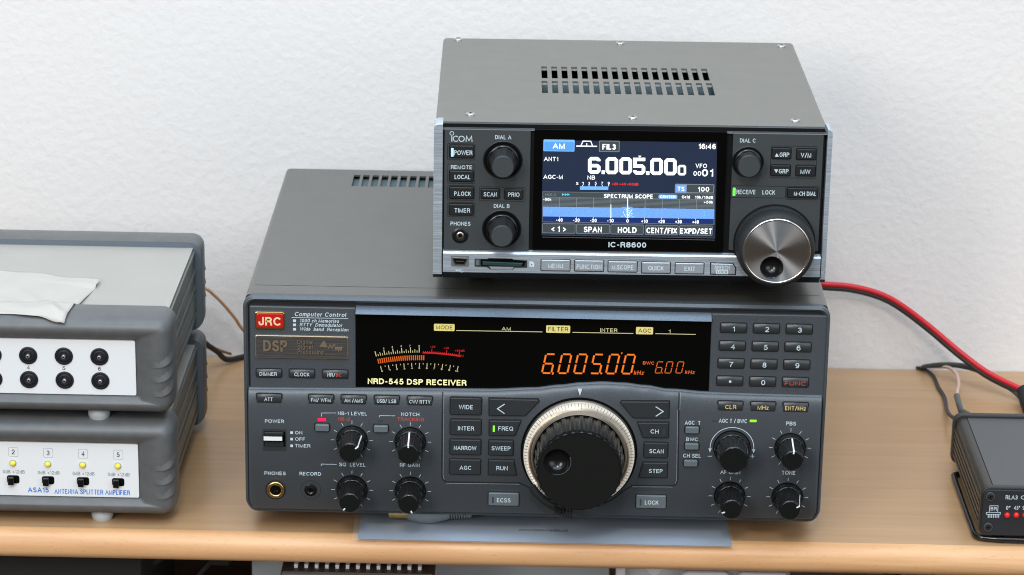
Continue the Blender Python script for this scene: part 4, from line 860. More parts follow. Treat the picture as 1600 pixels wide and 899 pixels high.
wtext('+20', *rc(A5, 1098, 1190, 762, 800), 'screen_red', 0.02); wtext('+40', *rc(A5, 1210, 1302, 764, 802), 'screen_red', 0.02); wtext('+60dB', A5(1322, 0)[0], A6(260, 0)[0], A5(0, 766)[1], A5(0, 804)[1], 'screen_red', 0.02)
for k in range(26): wrect(*rc(A5, 627+16.1*k, 639+16.1*k, 817+0.1*k, 868), 'screen_blue_light', 0.1)
wrect(*rc(A5, 627, 1045, 818, 868), 'screen_blue', 0.07)
wrect(*rc(A8, 661, 1142, 22, 133), 'screen_greyline', 0.08, 0.5); wrect(*rc(A8, 672, 800, 31, 124), 'screen_band', 0.11, 0.2); wrect(*rc(A8, 806, 1132, 31, 124), 'screen_grey', 0.11, 0.2)
wtext('TS', *rc(A8, 694, 777, 55, 106)); wtext('100', *rc(A8, 942, 1080, 57, 113), bold=0.02)
# spectrum scope
sl = 24/1570.0*0+0.0148                                    # the screen's tilt in the picture (its own rows)
def sc(u, v): return (u, v + (u-848)*sl)
def sq(u0, u1, v0, v1, m, t): W.flat([Ig(*sc(u0, v1)), Ig(*sc(u1, v1)), Ig(*sc(u1, v0)), Ig(*sc(u0, v0))], YGl, m, t)
sq(847.8, 1116, 299.4, 347.2, 'screen_greyline', 0.05); sq(848.4, 1115.4, 299.9, 308.0, 'screen_grey', 0.08); sq(848.4, 1115.4, 308.6, 324.2, 'screen_grey', 0.08); sq(848.2, 1115.2, 338.3, 346.6, 'screen_deep', 0.08)
for k in range(8): sq(848.4, 1115.4, 309.6+1.9*k, 310.0+1.9*k, 'screen_greyline', 0.1)
for k in range(9): u = 874+26.8*k; sq(u-0.4, u+0.4, 308.6, 324, 'screen_greyline', 0.11)
pts = []; rnd = random.Random(3)
for k in range(135):
    u = 848.2+k*2.0; pk = 2.2*math.exp(-((u-980.5)/9)**2); pts.append(Ig(*sc(u, 323.6-pk-rnd.random()*0.9)))
W.flat([Ig(*sc(848.2, 338.3)), Ig(*sc(1116, 338.3))]+pts[::-1], YGl, 'screen_band', 0.12)
for k in range(300):
    u = 849+rnd.random()*265; v = 325+rnd.random()*12.5; sq(u, u+0.9, v, v+1.2, 'screen_blue_light' if k % 2 else 'screen_blue', 0.14)
for k in range(90):
    u = rnd.gauss(980.5, 4.2); v = 323+rnd.random()*14.5; sq(u, u+0.9, v, v+0.9, ('screen_cyan', 'vfd_pale', 'screen_white')[k % 3], 0.16)
sq(954, 955, 318, 339, 'screen_white', 0.17); sq(980.1, 981.2, 308, 338, 'screen_white', 0.17); sq(1007.2, 1007.8, 321, 338, 'screen_blue_light', 0.17); sq(861, 861.6, 328, 333, 'screen_cyan', 0.17); sq(1100, 1100.6, 326, 334, 'screen_cyan', 0.17)
for t, k in (('-40', 0), ('-30', 1), ('-20', 2), ('-10', 3), ('0', 4), ('+10', 5), ('+20', 6), ('+30', 7), ('+40', 8)):
    u = 874+26.6*k; hw = 1.9 if t == '0' else 5.0; dv = (u-848)*sl; wtext(t, u-hw, u+hw, 340.6+dv, 346+dv, bold=0.02, tt=0.2); sq(u-0.3, u+0.3, 338.3, 339.6, 'screen_white', 0.2)
wtext('HOLD', *rc(A7, 93, 229, 137, 163), 'screen_dimtext')
for k in range(3): x = 300+32*k; W.flat([Ig(*A7(x, 135)), Ig(*A7(x, 164)), Ig(*A7(x+28, 150))][::1], YGl, 'screen_cyan', 0.14)
wtext('SPECTRUM SCOPE', A7(808, 0)[0], A8(389, 0)[0], A7(0, 139)[1]+0.8, A7(0, 188)[1]+0.8, bold=0.02); wrect(*rc(A8, 461, 690, 152, 200), 'screen_blue_light', 0.12, 0.6); wtext('CENTER', *rc(A8, 478, 668, 162, 193), bold=0.02)
wtext('Grid', *rc(A8, 744, 844, 162, 197), bold=0.02); wtext('10k/10dB', *rc(A8, 906, 1127, 166, 200), bold=0.02); wtext('-50k', *rc(A7, 70, 168, 193, 224), bold=0.02); wtext('+50k', *rc(A8, 1014, 1127, 226, 259), bold=0.02)
for t, u0, u1, tu0, tu1 in (('< 1 >', 847.2, 899, 861, 884.8), ('SPAN', 900.3, 952.6, 912, 940.2), ('HOLD', 954, 1005.8, 965.2, 994.6), ('CENT/FIX', 1008, 1059.8, 1009.8, 1057.8), ('EXPD/SET', 1061.2, 1113.4, 1062.4, 1112.2)):
    dv = ((u0+u1)/2-848)*0.0155; wrect(u0, u1, 349+dv, 364.4+dv, 'screen_greyline', 0.08, 0.6); wrect(u0+0.7, u1-0.7, 349.8+dv, 363.6+dv, 'screen_grey', 0.11, 0.5); wtext(t, tu0, tu1, 353.2+dv, 361.9+dv, bold=0.02)
W.build('screen', Q)
# printing and keys of the small receiver
T2 = MB()
keyp = sorted([o for o in Q.children if o.name.startswith('key_panel')], key=lambda o: o.data.vertices[0].co.x)
def t2(t, u0, u1, vt, vb, m='print_white', bold=0.006): word(t, Is, u0, u1, vt, vb, YS, m, bold, 0.0, keyp[0] if u0 < 900 else keyp[1])
def B1(x, y): return (670+x/3.33, 180+y/3.33)
def B2(x, y): return (980+x/3.2118, 180+y/3.2118)
T2.stroke(circ(Is(706, 208.6), 1.05, 20), 0.34, YS, 'print_white', closed=True); T2.stroke([Is(706, 212.4), Is(706, 221.4)], 0.5, YS, 'print_white')
T2.stroke([(Is(712.4, 217)[0]+1.5*cos(t), Is(712.4, 217)[1]+1.5*sin(t)) for t in [0.75+4.78*k/14 for k in range(15)]], 0.42, YS, 'print_white')
T2.stroke(circ(Is(721.2, 217.1), 1.5, 22), 0.42, YS, 'print_white', closed=True); T2.stroke([Is(728.2, 221.6), Is(728.8, 212.8), Is(732.8, 220), Is(736.9, 213), Is(737.6, 221.8)], 0.42, YS, 'print_white')
T2.build('maker_name', keyp[0])
t2('DIAL A', *rc(B1, 345, 430, 105, 126)); t2('DIAL B', *rc(B1, 338, 420, 463, 483)); t2('PHONES', *rc(B1, 113, 217, 555, 575)); t2('REMOTE', *rc(B1, 115, 224, 261, 281)); t2('DIAL C', *rc(B2, 565, 644, 118, 138))
for p in (rc(B1, 97, 241, 150, 232), rc(B1, 98, 240, 256, 354), rc(B1, 98, 240, 368, 442), rc(B1, 98, 240, 456, 529), rc(B1, 263, 501, 376, 446), rc(B2, 716, 954, 158, 314), rc(B2, 508, 796, 358, 413), rc(B2, 797, 967, 360, 423)):
    T2 = MB(); T2.stroke(rrect(*Is(p[0], p[3]), *Is(p[1], p[2]), 0.6, 2), 0.22, YS, 'front_trim', closed=True); T2.build('key_surround', keyp[0] if p[0] < 900 else keyp[1])
t2('RECEIVE', *rc(B2, 548, 643, 375, 397)); t2('LOCK', *rc(B2, 678, 742, 377, 399))
def k2(f, a, t, tb, **kw): return button(*rc(f, *a), t, rc(f, *tb) if tb else None, m=kw.pop('m', 'front_button'), P=Is, yf=kw.pop('yf', YS), parent=Q, proud=kw.pop('proud', 0.9), frame='front_trim', fr=0.4, **kw)
ledb = lambda f, a, m: (lambda B, P, y: B.flat(rrect(*P(*f(a[0], a[3])), *P(*f(a[1], a[2])), 0.15, 2), y, m, 0.1))
k2(B1, (108, 234, 159, 224), 'POWER', (131, 227, 184, 208), extra=ledb(B1, (116, 129, 172, 216), 'led_blue'))
k2(B1, (108, 231, 291, 347), 'LOCAL', (134, 215, 311, 333)); k2(B1, (108, 232, 376, 436), 'P.LOCK', (132, 219, 398, 420)); k2(B1, (107, 230, 464, 522), 'TIMER', (134, 215, 485, 507))
k2(B1, (273, 368, 386, 436), 'SCAN', (285, 354, 401, 424)); k2(B1, (394, 489, 388, 439), 'PRIO', (412, 472, 403, 425))
tri = lambda pts: (lambda B, P, y: B.flat([P(*B2(*p)) for p in pts], y, 'print_white', 0.08))
k2(B2, (728, 822, 167, 221), 'GRP', (764, 813, 188, 210), extra=tri([(741, 209), (761, 209), (751, 191)])); k2(B2, (851, 947, 172, 225), 'V/M', (870, 923, 190, 213))
k2(B2, (723, 819, 253, 306), 'GRP', (760, 809, 271, 293), extra=tri([(738, 273), (748, 291), (757, 273)])); k2(B2, (848, 944, 255, 307), 'MW', (869, 919, 273, 295)); k2(B2, (806, 956, 368, 417), 'M-CH DIAL', (836, 948, 384, 405))
B = MB(); p = rc(B2, 529, 544, 365, 405); B.plate(rrect(*Is(p[0], p[3]), *Is(p[1], p[2]), 0.4, 3), YS, YS-0.4, 0.1, 'led_green_bright'); B.build('receive_lamp', Q)
# wells and dials
def well(u, v, R, Rk, Rt, L, capm):
    c = Is(u, v); B = MB(); B.lathe([(R, YS-0.05), (R-0.3, YS-0.35), (R-0.9, YS-0.1)], c, 'front_trim', 48, cap=False); B.flat(circ(c, R-0.6, 40), YS, 'void', 0.04)
    fl = lambda i, y: 1-0.04*(1 if (i//4) % 2 else 0)
    B.lathe([(Rk, YS), (Rk, YS-1.8), (Rk-0.35, YS-2.2), (Rk-1.0, YS-2.3)], c, 'knob_black', 48, cap=False)
    B.lathe([(Rk-1.0, YS-2.0), (Rt+0.7, YS-L*0.6), (Rt+0.1, YS-L+0.8)], c, 'front_button', 64, knurl=fl, smooth=False, cap=False)
    B.lathe([(Rt+0.1, YS-L+0.8), (Rt-0.1, YS-L+0.25), (Rt-0.6, YS-L)], c, 'front_button', 64); B.flat(circ(c, Rt-0.55, 40), YS-L+0.02, capm, 0.05); B.build('dial_knob', Q)
well(785.8, 250.4, 11.0, 8.9, 6.3, 14.5, 'front_black'); well(784, 357.8, 11.0, 8.9, 6.3, 14.5, 'front_black'); well(1168.4, 253.2, 8.9, 7.6, 6.4, 9.5, 'front_black')
B = MB(); c = Is(*B1(163, 626)); B.lathe([(4.5, YS), (4.5, YS-0.3), None, (3.8, YS-0.6), (3.0, YS-0.9), (2.4, YS-0.5)], c, 'front_trim', 32); B.lathe([(2.2, YS-0.5), (2.0, YS-0.8), (1.2, YS-0.8)], c, 'screw_steel', 24); B.flat(circ(c, 1.1, 14), YS-0.8, 'void', 0.05); B.build('headphone_socket', Q)
# metal bar along the bottom with its sockets and keys
YB = -2.0
def Ib(u, v): return I(u, v, YB)
xa, xb = Ib(692, 410)[0], Ib(1281.5, 420)[0]; zt3, zb3 = Ib(985, 397.8)[1], Ib(985, 429.2)[1]
M = MB(); M.add([(xa, 1.5, zt3+0.9), (xb, 1.5, zt3+0.9), (xb, YB+0.6, zt3), (xa, YB+0.6, zt3), (xb, YB, zt3-0.9), (xa, YB, zt3-0.9), (xb, YB, zb3), (xa, YB, zb3)], [[0, 3, 2, 1], [3, 5, 4, 2], [5, 7, 6, 4]], 'brushed')
M.add([(xa, YB, zb3), (xb, YB, zb3), (xb, 1.5, PB), (xa, 1.5, PB), (xb, 5, PB), (xa, 5, PB)], [[0, 3, 2, 1], [3, 5, 4, 2]], 'front_trim')
M.add([(xb, YB, zb3), (xb, YB, zt3), (xb, 3, zt3), (xb, 3, zb3)], [[0, 1, 2, 3]], 'front_trim')
M.add([(xb+0.6, YB+0.3, zb3), (Ib(1288.2, 420)[0], YB+0.3, zb3), (Ib(1288.2, 420)[0], YB+0.3, zt3-0.6), (xb+0.6, YB+0.3, zt3-0.6)], [[0, 1, 2, 3]], 'brushed')
bar_ = M.build('lower_bar', Q)
def C3(x, y): return (690+x/10, 395+y/10)
B = MB(); p = rc(C3, 146, 429, 50, 215); B.plate(rrect(*Ib(p[0], p[3]), *Ib(p[1], p[2]), 0.7, 3), YB, YB-0.08, 0, 'button_light')
B.plate([Ib(*C3(*q)) for q in ((205, 188), (365, 190), (392, 130), (408, 85), (165, 72), (178, 130))], YB, YB-0.5, 0.1, 'chrome'); B.plate([Ib(*C3(*q)) for q in ((218, 170), (352, 172), (378, 125), (388, 100), (185, 90), (198, 130))], YB-0.3, YB-0.56, 0, 'void'); B.stroke([Ib(*C3(222, 130)), Ib(*C3(355, 132))], 0.6, YB-0.56, 'heat_brown'); B.build('data_socket', Q)
B = MB(); B.plate([Ib(*C3(*q)) for q in ((515, 218), (700, 226), (765, 264), (1110, 270), (1140, 236), (1338, 236), (1338, 120), (1120, 108), (1100, 92), (740, 86), (710, 98), (515, 95))], YB, YB-0.08, 0, 'button_grey')
B.plate([Ib(*C3(*q)) for q in ((615, 205), (1290, 215), (1320, 130), (1120, 110), (1095, 95), (745, 90), (715, 102), (612, 102))], YB, YB-0.14, 0, 'void'); B.plate([Ib(*C3(*q)) for q in ((640, 190), (1245, 212), (1270, 158), (640, 132))], YB, YB-0.9, 0.3, 'sd_green')
B.plate([Ib(*C3(*q)) for q in ((535, 195), (590, 196), (590, 110), (535, 110))], YB, YB-0.12, 0, 'button_light'); B.plate([Ib(*C3(*q)) for q in ((745, 215), (775, 258), (1105, 264), (1130, 224))], YB, YB-0.16, 0, 'bar_button'); B.build('card_slot', Q)
B = MB(); B.plate([Ib(*C3(*q)) for q in ((1372, 220), (1448, 221), (1448, 165), (1425, 140), (1372, 138))], YB, YB-0.06, 0, 'print_white'); B.flat([Ib(*C3(*q)) for q in ((1396, 195), (1420, 195), (1408, 170))], YB-0.06, 'print_dark', 0.03); B.build('card_symbol', bar_); B = MB()
B.stroke([Ib(*C3(222, 275)), Ib(*C3(345, 292))], 0.25, YB, 'print_white'); B.stroke([Ib(*C3(255, 279)), Ib(*C3(280, 257)), Ib(*C3(312, 262))], 0.22, YB, 'print_white', 0.08); B.stroke([Ib(*C3(270, 283)), Ib(*C3(300, 303)), Ib(*C3(330, 304))], 0.22, YB, 'print_white', 0.09); B.flat(circ(Ib(*C3(232, 276)), 0.45, 10), YB, 'print_white', 0.1); B.build('data_symbol', bar_)
for f, a, t, tb in ((B1, (585, 734, 754, 811), 'MENU', (620, 697, 774, 797)), (B1, (760, 909, 757, 813), 'FUNCTION', (769, 899, 778, 801)), (B1, (934, 1083, 762, 817), 'M.SCOPE', (952, 1063, 781, 804)), (B2, (74, 216, 740, 794), 'QUICK', (105, 183, 757, 780)), (B2, (242, 384, 744, 797), 'EXIT', (287, 340, 761, 783))):
    k2(f, a, t, tb, m='bar_button', yf=YB, proud=0.5, r=0.3)
pts = [(421, 798), (541, 801), (544, 770), (530, 748), (421, 745)]
def spk(B, P, y):
    B.flat(rrect(*P(*B2(445, 798)), *P(*B2(507, 778)), 0.2, 2), y, 'print_white', 0.04); q0, q1 = P(*B2(451, 795)), P(*B2(501, 781)); B.text('LOCK', q0[0], q1[0], q0[1], q1[1]-q0[1], y, 'button_light', 0.01, 0, 0.08)
us = [B2(*q) for q in pts]; button(us[0][0], us[2][0], us[4][1], us[1][1], 'SPEECH', rc(B2, 438, 514, 757, 776), m='bar_button', P=Is, yf=YB, parent=Q, proud=0.5, cut=us, extra=spk, frame='front_trim', fr=0.5)
# main tuning knob
c = I(1209.8, 381.0, -1.0); B = MB()
gr = lambda i, y: 1-0.010*(1 if i % 2 else 0)
B.lathe([(22.9, YS), (22.9, YS-0.6)], c, 'front_trim', 64)
B.lathe([(22.2, -1.0), (22.2, -3.5), (21.6, -4.5), (21.6, -11.0)], c, 'rubber', 160, knurl=gr, smooth=False, cap=False); B.lathe([(21.6, -11.0), (21.2, -13.5), (20.2, -15.0), (18.9, -15.5)], c, 'rubber', 96, cap=False)
B.lathe([(18.9, -15.3), (18.6, -15.9), (18.0, -16.0), (17.7, -15.7)], c, 'chrome', 96, cap=False)
tk = B.build('tuning_knob', Q)
dm2 = (c[0]-2.3, c[1]-9.3); yf2 = -15.65; B = MB(); n = 96; vs = []
for r in (17.75,):
    for i in range(n): t = 2*pi*i/n; vs.append((r*sin(t), 0, r*cos(t)))
for i in range(n): t = 2*pi*i/n; vs.append((dm2[0]-c[0]+6.5*sin(t), 0, dm2[1]-c[1]+6.5*cos(t)))
B.add(vs, [[i, (i+1) % n, n+(i+1) % n, n+i] for i in range(n)], 'spun'); B.build('spun_disc', tk, (c[0], yf2, c[1]))
B = MB(); B.lathe([(6.5, yf2), (6.2, yf2-0.12), (5.9, yf2+0.5), (5.4, yf2+2.0), (4.2, yf2+3.8), (2.4, yf2+5.0), (0.3, yf2+5.4)], dm2, 'wire_black', 64); B.build('finger_dimple', tk)
for x in (-84, 84):
    for y in (46, 180): B = MB(); B.zlathe([(8, 0.05), (8.5, 1), (8.5, 14)], (x, y), 'foot_black', 24); B.build('foot', Q)

# ================================================================== the two splitter boxes on the left
BXL, BXR = -413.0, -206.0
def splitter(name, label, z0, seed):
    e = empty(name, label, 'signal box', ((BXL+BXR)/2, 0, z0), 0, 'stacked grey bumper boxes'); ox = (BXL+BXR)/2; hw = (BXR-BXL)/2; H0, H1 = 5.0, 63.5
    def bumper(yf, yb, facing):
        """rounded rubber frame round one end of the box"""
        M = MB(); o1 = rrect(-hw, H0, hw, H1, 7.9, 6); R = []
        d = yb-yf; px0, px1, pz0, pz1 = -hw+21.0, hw-21.0, H0+11.5, H1-14.0
        prof = [(0.6, 1.0), (0.0, 0.85), (0.0, 0.50), (0.7, 0.27), (2.2, 0.11), (4.6, 0.03), (7.0, 0.0)]            # inset, depth fraction from the front
        for ins, k in prof: R.append([(x, yf+d*k, z) for x, z in rrect(-hw+ins, H0+ins, hw-ins, H1-ins, 7.9-ins, 6)])
        i1 = rrect(px0-4, pz0-2.6, px1+4, pz1+3.2, 1.8, 6); i2 = rrect(px0, pz0, px1, pz1, 1.0, 6)
        R.append([(x, yf+0.5, z) for x, z in rrect(-hw+10, H0+7.6, hw-10, H1-8.4, 1.5, 6)]); R.append([(x, yf+1.0, z) for x, z in i1]); R.append([(x, yf+5.0, z) for x, z in i2])
        n = len(o1); vs = [p for r in R for p in r]
        fs = [[k*n+i, k*n+(i+1) % n, (k+1)*n+(i+1) % n, (k+1)*n+i] for k in range(len(R)-1) for i in range(n)]
        fl = [list(range(n))[::-1]]
        if not facing: vs = [(x, yb-(y-yf), z) for x, y, z in vs]
        M.add(vs, fs, 'bumper', True); M.add([vs[i] for i in range(n)], [list(range(n))], 'bumper_inner')
        for zz in (0.55, 0.40, 0.25):                                                # moulded grip steps round the corner
            z = H0+(H1-H0)*zz; pth = spline([(hw-11, yf+0.4, z-2.4), (hw-7, yf+0.1, z-2.2), (hw-4.4, yf+0.9, z-1.4), (hw-2.0, yf+3.2, z+0.2), (hw-0.6, yf+7.4, z+2.4), (hw+0.0, yf+13.0, z+5.0)], 5); vs = []
            for q, p in enumerate(pth):
                t = q/(len(pth)-1); out_ = 0.85*sin(pi*min(1, t*1.0)); nx = min(1, max(0, (p.x-(hw-8))/8)); nv_ = Vector((nx, -(1-nx), 0)).normalized()
                vs += [tuple(p+Vector((0, 0, 4.5))-nv_*0.3), tuple(p+nv_*out_), tuple(p+Vector((0, 0, -0.3))-nv_*0.6)]
            if not facing: vs = [(a, yb-(b-yf), c_) for a, b, c_ in vs]
            M.add(vs, [f for q in range(len(pth)-1) for f in ([3*q, 3*q+1, 3*q+4, 3*q+3], [3*q+1, 3*q+2, 3*q+5, 3*q+4])], 'bumper')
        return M.build('bumper', e), (px0, px1, pz0, pz1)
    _, pz = bumper(0.0, 27.0, True); bumper(149.0, 176.0, False)
    # lid edge lips of the two bumpers and the body with ribbed sides
    M = MB(); bz0, bz1 = H0+2.0, H1-4.2; bw = hw-5.0
    M.box(-bw+1.5, bw-1.5, 24, 152, bz0, bz1-1.0, 'alu_side'); M.box(-bw+0.4, bw-0.4, 24, 152, bz1-1.0, bz1, 'alu_sheet')
    M.build('body', e)
    for sg in (-1, 1):
        M = MB(); z = bz1-1.6; k = 0
        for h in (3.0, 9.5, 2.6, 7.5, 2.6, 2.6, 9.5, 2.6, 3.5):
            if z-h < bz0: break
            M.box(min(sg*(bw-1.4), sg*(bw+(1.0 if k % 2 == 0 else 0.1))), max(sg*(bw-1.4), sg*(bw+(1.0 if k % 2 == 0 else 0.1))), 26, 150, z-h+0.5, z, 'alu_side', 0.3); z -= h; k += 1
        M.build('side_rib', e)
    M = MB(); M.plate(rrect(pz[0]+0.05, pz[2]+0.05, pz[1]-0.05, pz[3]-0.05, 1.0, 4), 6, 3.6, 0.15, 'panel_white'); fp = M.build('front_panel', e)
    for x, y in ((-hw+44, 12), (hw-44, 12), (-hw+44, 164), (hw-44, 164)): B = MB(); B.zlathe([(5.5, -0.2 if z0 > 1 else 0.0), (6.3, 2.0), (6.3, 6.5)], (x, y), 'foot_grey', 24); B.build('foot', e)
    return e, fp, ox
YP = 3.6
def splitpt(ox, z0): return lambda u, v: (on_y(u, v, YP).x-ox, on_y(u, v, YP).z-z0)
E1, fp1, ox = splitter('splitter_box', 'lower grey bumper box with yellow lamps and slide switches, standing on the wood', 0.0, 1)
X = splitpt(ox, 0.0); T3 = MB()
us = [20.5, 75, 129.5, 184.5]; st = us[1]-us[0]
def C2(x, y): return (x/2.645, 500+y/2.645)
for k in range(-2, 4):
    u = us[0]+st*k if k < 0 else us[k]; dv = (u-20)*0.027; num = str(k+2)
    if k+2 < 1: continue
    T3 = MB(); a, b = X(u-6.7, 713.3+dv), X(u+7.3, 699.3+dv); T3.stroke(rrect(*a, *b, 0.8, 3), 0.16, YP, 'print_highlight_grey', closed=True)
    q0, q1 = X(u-2.2, 710+dv), X(u+2.4, 702.6+dv); T3.text(num, q0[0], q1[0], q0[1], q1[1]-q0[1], YP, 'print_dark')
    q0, q1 = X(u-16, 739.6+dv), X(u+18, 734.8+dv); T3.text('0dB +12dB', q0[0], q1[0], q0[1], q1[1]-q0[1], YP, 'print_highlight_grey'); T3.build('lettering', fp1)
    B = MB(); c = X(u-0.2, 723.6+dv); B.lathe([(2.0, YP), (1.9, YP-0.4)], c, 'print_highlight_grey', 20); B.lathe([(1.65, YP-0.2), (1.6, YP-1.0), (1.2, YP-1.7), (0.5, YP-2.1), (0.05, YP-2.2)], c, 'led_yellow', 20); B.build('indicator_lamp', E1)
    B = MB(); a, b = X(u-9.2, 755+dv), X(u+9.6, 743+dv); B.plate(rrect(*a, *b, 1.3, 4), YP, YP-0.25, 0, 'void'); hx = (a[0]+b[0])/2; B.plate(rrect(a[0]+0.9, a[1]-0.2, hx+0.7, b[1]-0.5, 0.3, 2), YP, YP-3.0, 0.3, 'knob_black'); B.build('slide_switch', E1)
q0, q1 = X(43.5, 769.2), X(76, 762.0); T3 = MB(); T3.text('ASA15', q0[0], q1[0], q0[1], q1[1]-q0[1], YP, 'print_blue', 0.03)
q0, q1 = X(85, 771.5), X(203.2, 766.3); T3.text('ANTENNA SPLITTER AMPLIFIER', q0[0], q1[0], q0[1], q1[1]-q0[1], YP, 'print_blue', 0.0); T3.build('lettering', fp1)
Z1 = 62.9
E2, fp2, ox = splitter('splitter_box', 'upper grey bumper box with two rows of round black antenna sockets, stacked on another', Z1, 2)
X = splitpt(ox, Z1); T3 = MB()
for k in range(6):
    uu = 155.5-55.7*(5-k)
    for r_, v in ((0, 557.5), (1, 595.0)):
        u = uu+(1.4 if r_ else 0); vv = v-(155.5-uu)*0.018; c = X(u, vv); B = MB()
        B.lathe([(5.2, YP), (5.2, YP-0.5), None, (5.0, YP-0.7), (4.2, YP-0.7), None, (4.1, YP-0.25), (3.8, YP-0.25), None, (3.7, YP-0.6), (2.6, YP-0.6), None, (2.5, YP-0.3), (1.3, YP-0.3)], c, 'jack_black', 36); B.lathe([(1.15, YP-0.3), (1.1, YP-2.0), (0.8, YP-2.2)], c, 'pin_metal', 18); B.lathe([(0.45, YP-2.22), (0.4, YP-2.26)], c, 'void', 12); B.build('antenna_socket', E2)
    q0, q1 = X(uu-2.4, 579.4-(155.5-uu)*0.018), X(uu+2.2, 573.6-(155.5-uu)*0.018); T3 = MB(); T3.text(str(k+1), q0[0], q1[0], q0[1], q1[1]-q0[1], YP, 'print_dark'); T3.build('lettering', fp2)
# crumpled tissue-like sheet lying on the upper box
zl = Z1+59.3
M = MB(); nx, ny = 60, 44; vs = []; fs = []
def lift(x, y): return 0.7+0.5*sin(x*0.07+y*0.05)+0.35*sin(x*0.19-y*0.13)
Lft = [on_z(-160, 500, zl), on_z(-160, 415, zl)]; 
edge_front = [(-400, 6), (-330, 5), (-300, 6.5), (-283, 4), (-266.5, -1.0)]; 
def fy(x):
    for (a, b), (c_, d) in zip(edge_front, edge_front[1:]):
        if a <= x <= c_: t = (x-a)/(c_-a); t = t*t*(3-2*t); return b+(d-b)*t
    return edge_front[-1][1]
def by(x): return 92.0+12*max(0, (-300-x)/100.0) - (0.0 if x < -300 else (x+300)*0.32)
for j in range(ny+1):
    for i in range(nx+1):
        t = j/ny; xr = -266.0 + (8.5*t/0.93 if t < 0.93 else 8.5-0*(t)) + 3.0*sin(t*pi)*-0.3
        x = -400+(xr+400)*(i/nx); yf_, yb_ = fy(x), by(x); y = yf_+(yb_-yf_)*t
        rdg = lambda c_, w_: max(0.0, 1-abs(c_)/w_)                          # sharp creases running to the hanging corner
        a1 = (x+266)+(y+2)*0.10; fold = 0.0
        for k_, (ang, wd_, hh) in enumerate(((0.62, 5.0, 2.6), (1.05, 4.0, 2.0), (1.7, 5.5, 1.6), (2.5, 4.0, 1.2))):
            rx_, ry_ = x+268, y-4; nrm = -rx_*sin(math.atan2(1, -ang))*0+(ry_-(-rx_)/ang)/math.hypot(1, 1/ang); along = math.hypot(rx_, ry_)
            if rx_ < 2: fold += hh*rdg(nrm, wd_)*min(1, along/10)*max(0, 1-along/85)
        base = zl if y > 27 else zl+4.3*min(1, (27-y)/2.5); 
        if y < 9: base -= (9-y)**2*0.035
        cup = 1.6*max(0, 1-abs(y-27)/8)
        z = max(base, zl+cup) + lift(x, y) + fold + (2.2*(i/nx)**8 if t > 0.85 else 0.0)
        vs.append((x, y, z))
for j in range(ny):
    for i in range(nx): a = j*(nx+1)+i; fs.append([a, a+1, a+nx+2, a+nx+1])
M.add(vs, fs, 'paper', True); o = M.build('paper_sheet'); sm = o.modifiers.new('thick', 'SOLIDIFY'); sm.thickness = 0.00008; sm.offset = 1
tag(o, 'thin off-white paper sheet lying creased over the top of the upper grey box', 'paper')

# ================================================================== the black controller on the right
RX0, RX1, RZ0, RZ1, RY0, RY1 = 257.6, 365.0, 4.6, 34.0, 0.6, 118.0
K = empty('controller_box', 'small black aluminium controller box with red lamps, on a wire bracket at the shelf edge', 'control box', ((RX0+RX1)/2, 0, 0)); kx_ = (RX0+RX1)/2; hw = (RX1-RX0)/2
M = MB(); o1 = rrect(-hw, RZ0, hw, RZ1, 4.5, 5); M.plate(o1, RY1-3, RY0+3, 0, 'ext_black')
M.build('case', K)
M = MB(); z = RZ1
M.add([(-hw+6.5, RY0+4, z+0.06), (hw-6.5, RY0+4, z+0.06), (hw-6.5, RY1-4, z+0.06), (-hw+6.5, RY1-4, z+0.06)], [[0, 1, 2, 3]], 'top_charcoal'); M.add([(-hw+6.1, RY0+4, z+0.09), (-hw+6.5, RY0+4, z+0.09), (-hw+6.5, RY1-4, z+0.09), (-hw+6.1, RY1-4, z+0.09)], [[0, 1, 2, 3]], 'void'); M.build('lid', K)
M = MB()
for k in range(5): z = RZ0+5.0+3.9*k; M.box(-hw-0.9, -hw+0.4, RY0+4, RY1-4, z, z+2.2, 'ext_black', 0.3)
M.build('side_rib', K)
for ya, yb_, nm in ((RY1-3.6, RY1+0.5, 'end_frame'), (RY0+0.4, RY0+4.0, 'end_frame')):
    M = MB(); g = 1.7 if ya > 50 else 0.7; M.plate(rrect(-hw-g, RZ0-g+0.5, hw+g, RZ1+g, 5.2, 5), yb_, ya, 0.8, 'plastic_black', back=True); M.build(nm, K)
M = MB(); yfp = RY0-0.6; M.plate(rrect(-hw+0.6, RZ0+0.6, hw-0.6, RZ1-0.8, 3.6, 5), RY0+0.8, yfp, 0.3, 'front_charcoal')
def XR(u, v): p = on_y(u, v, yfp); return (p.x-kx_, p.z)
def W4(x, y): return (1520+x/7.4875, 740+y/7.4875)
def rt(t, x0, x1, y0, y1, h=0, w_=None):
    a, b = XR(*W4(x0, y1)), XR(*W4(x1, y0)); M.text(t, a[0], (a[0]+w_) if w_ else b[0], a[1], b[1]-a[1], yfp, 'print_white', 0.012)
rt('RLA3', 382, 526, 257, 302); rt('Controller', 560, 600, 258, 303, w_=21.5); rt('0°', 388, 440, 380, 424); rt('45°', 478, 554, 380, 424); rt('90°', 580, 640, 380, 424, w_=3.9)
for pth in ([(192, 448), (200, 378), (296, 378), (290, 448)],): M.stroke([XR(*W4(*q)) for q in pth], 0.32, yfp, 'print_white')
a, b = XR(*W4(208, 432)), XR(*W4(282, 392)); M.text('BR', a[0], b[0], a[1], b[1]-a[1], yfp, 'print_white', 0.0)
M.stroke([XR(*W4(158, 478)), XR(*W4(158, 455)), XR(*W4(322, 455)), XR(*W4(320, 478)), XR(*W4(158, 478))], 0.32, yfp, 'print_white')
for k in range(7): M.stroke([XR(*W4(180+20.5*k, 478)), XR(*W4(180+20.5*k, 518))], 0.42, yfp, 'print_white', 0.08)
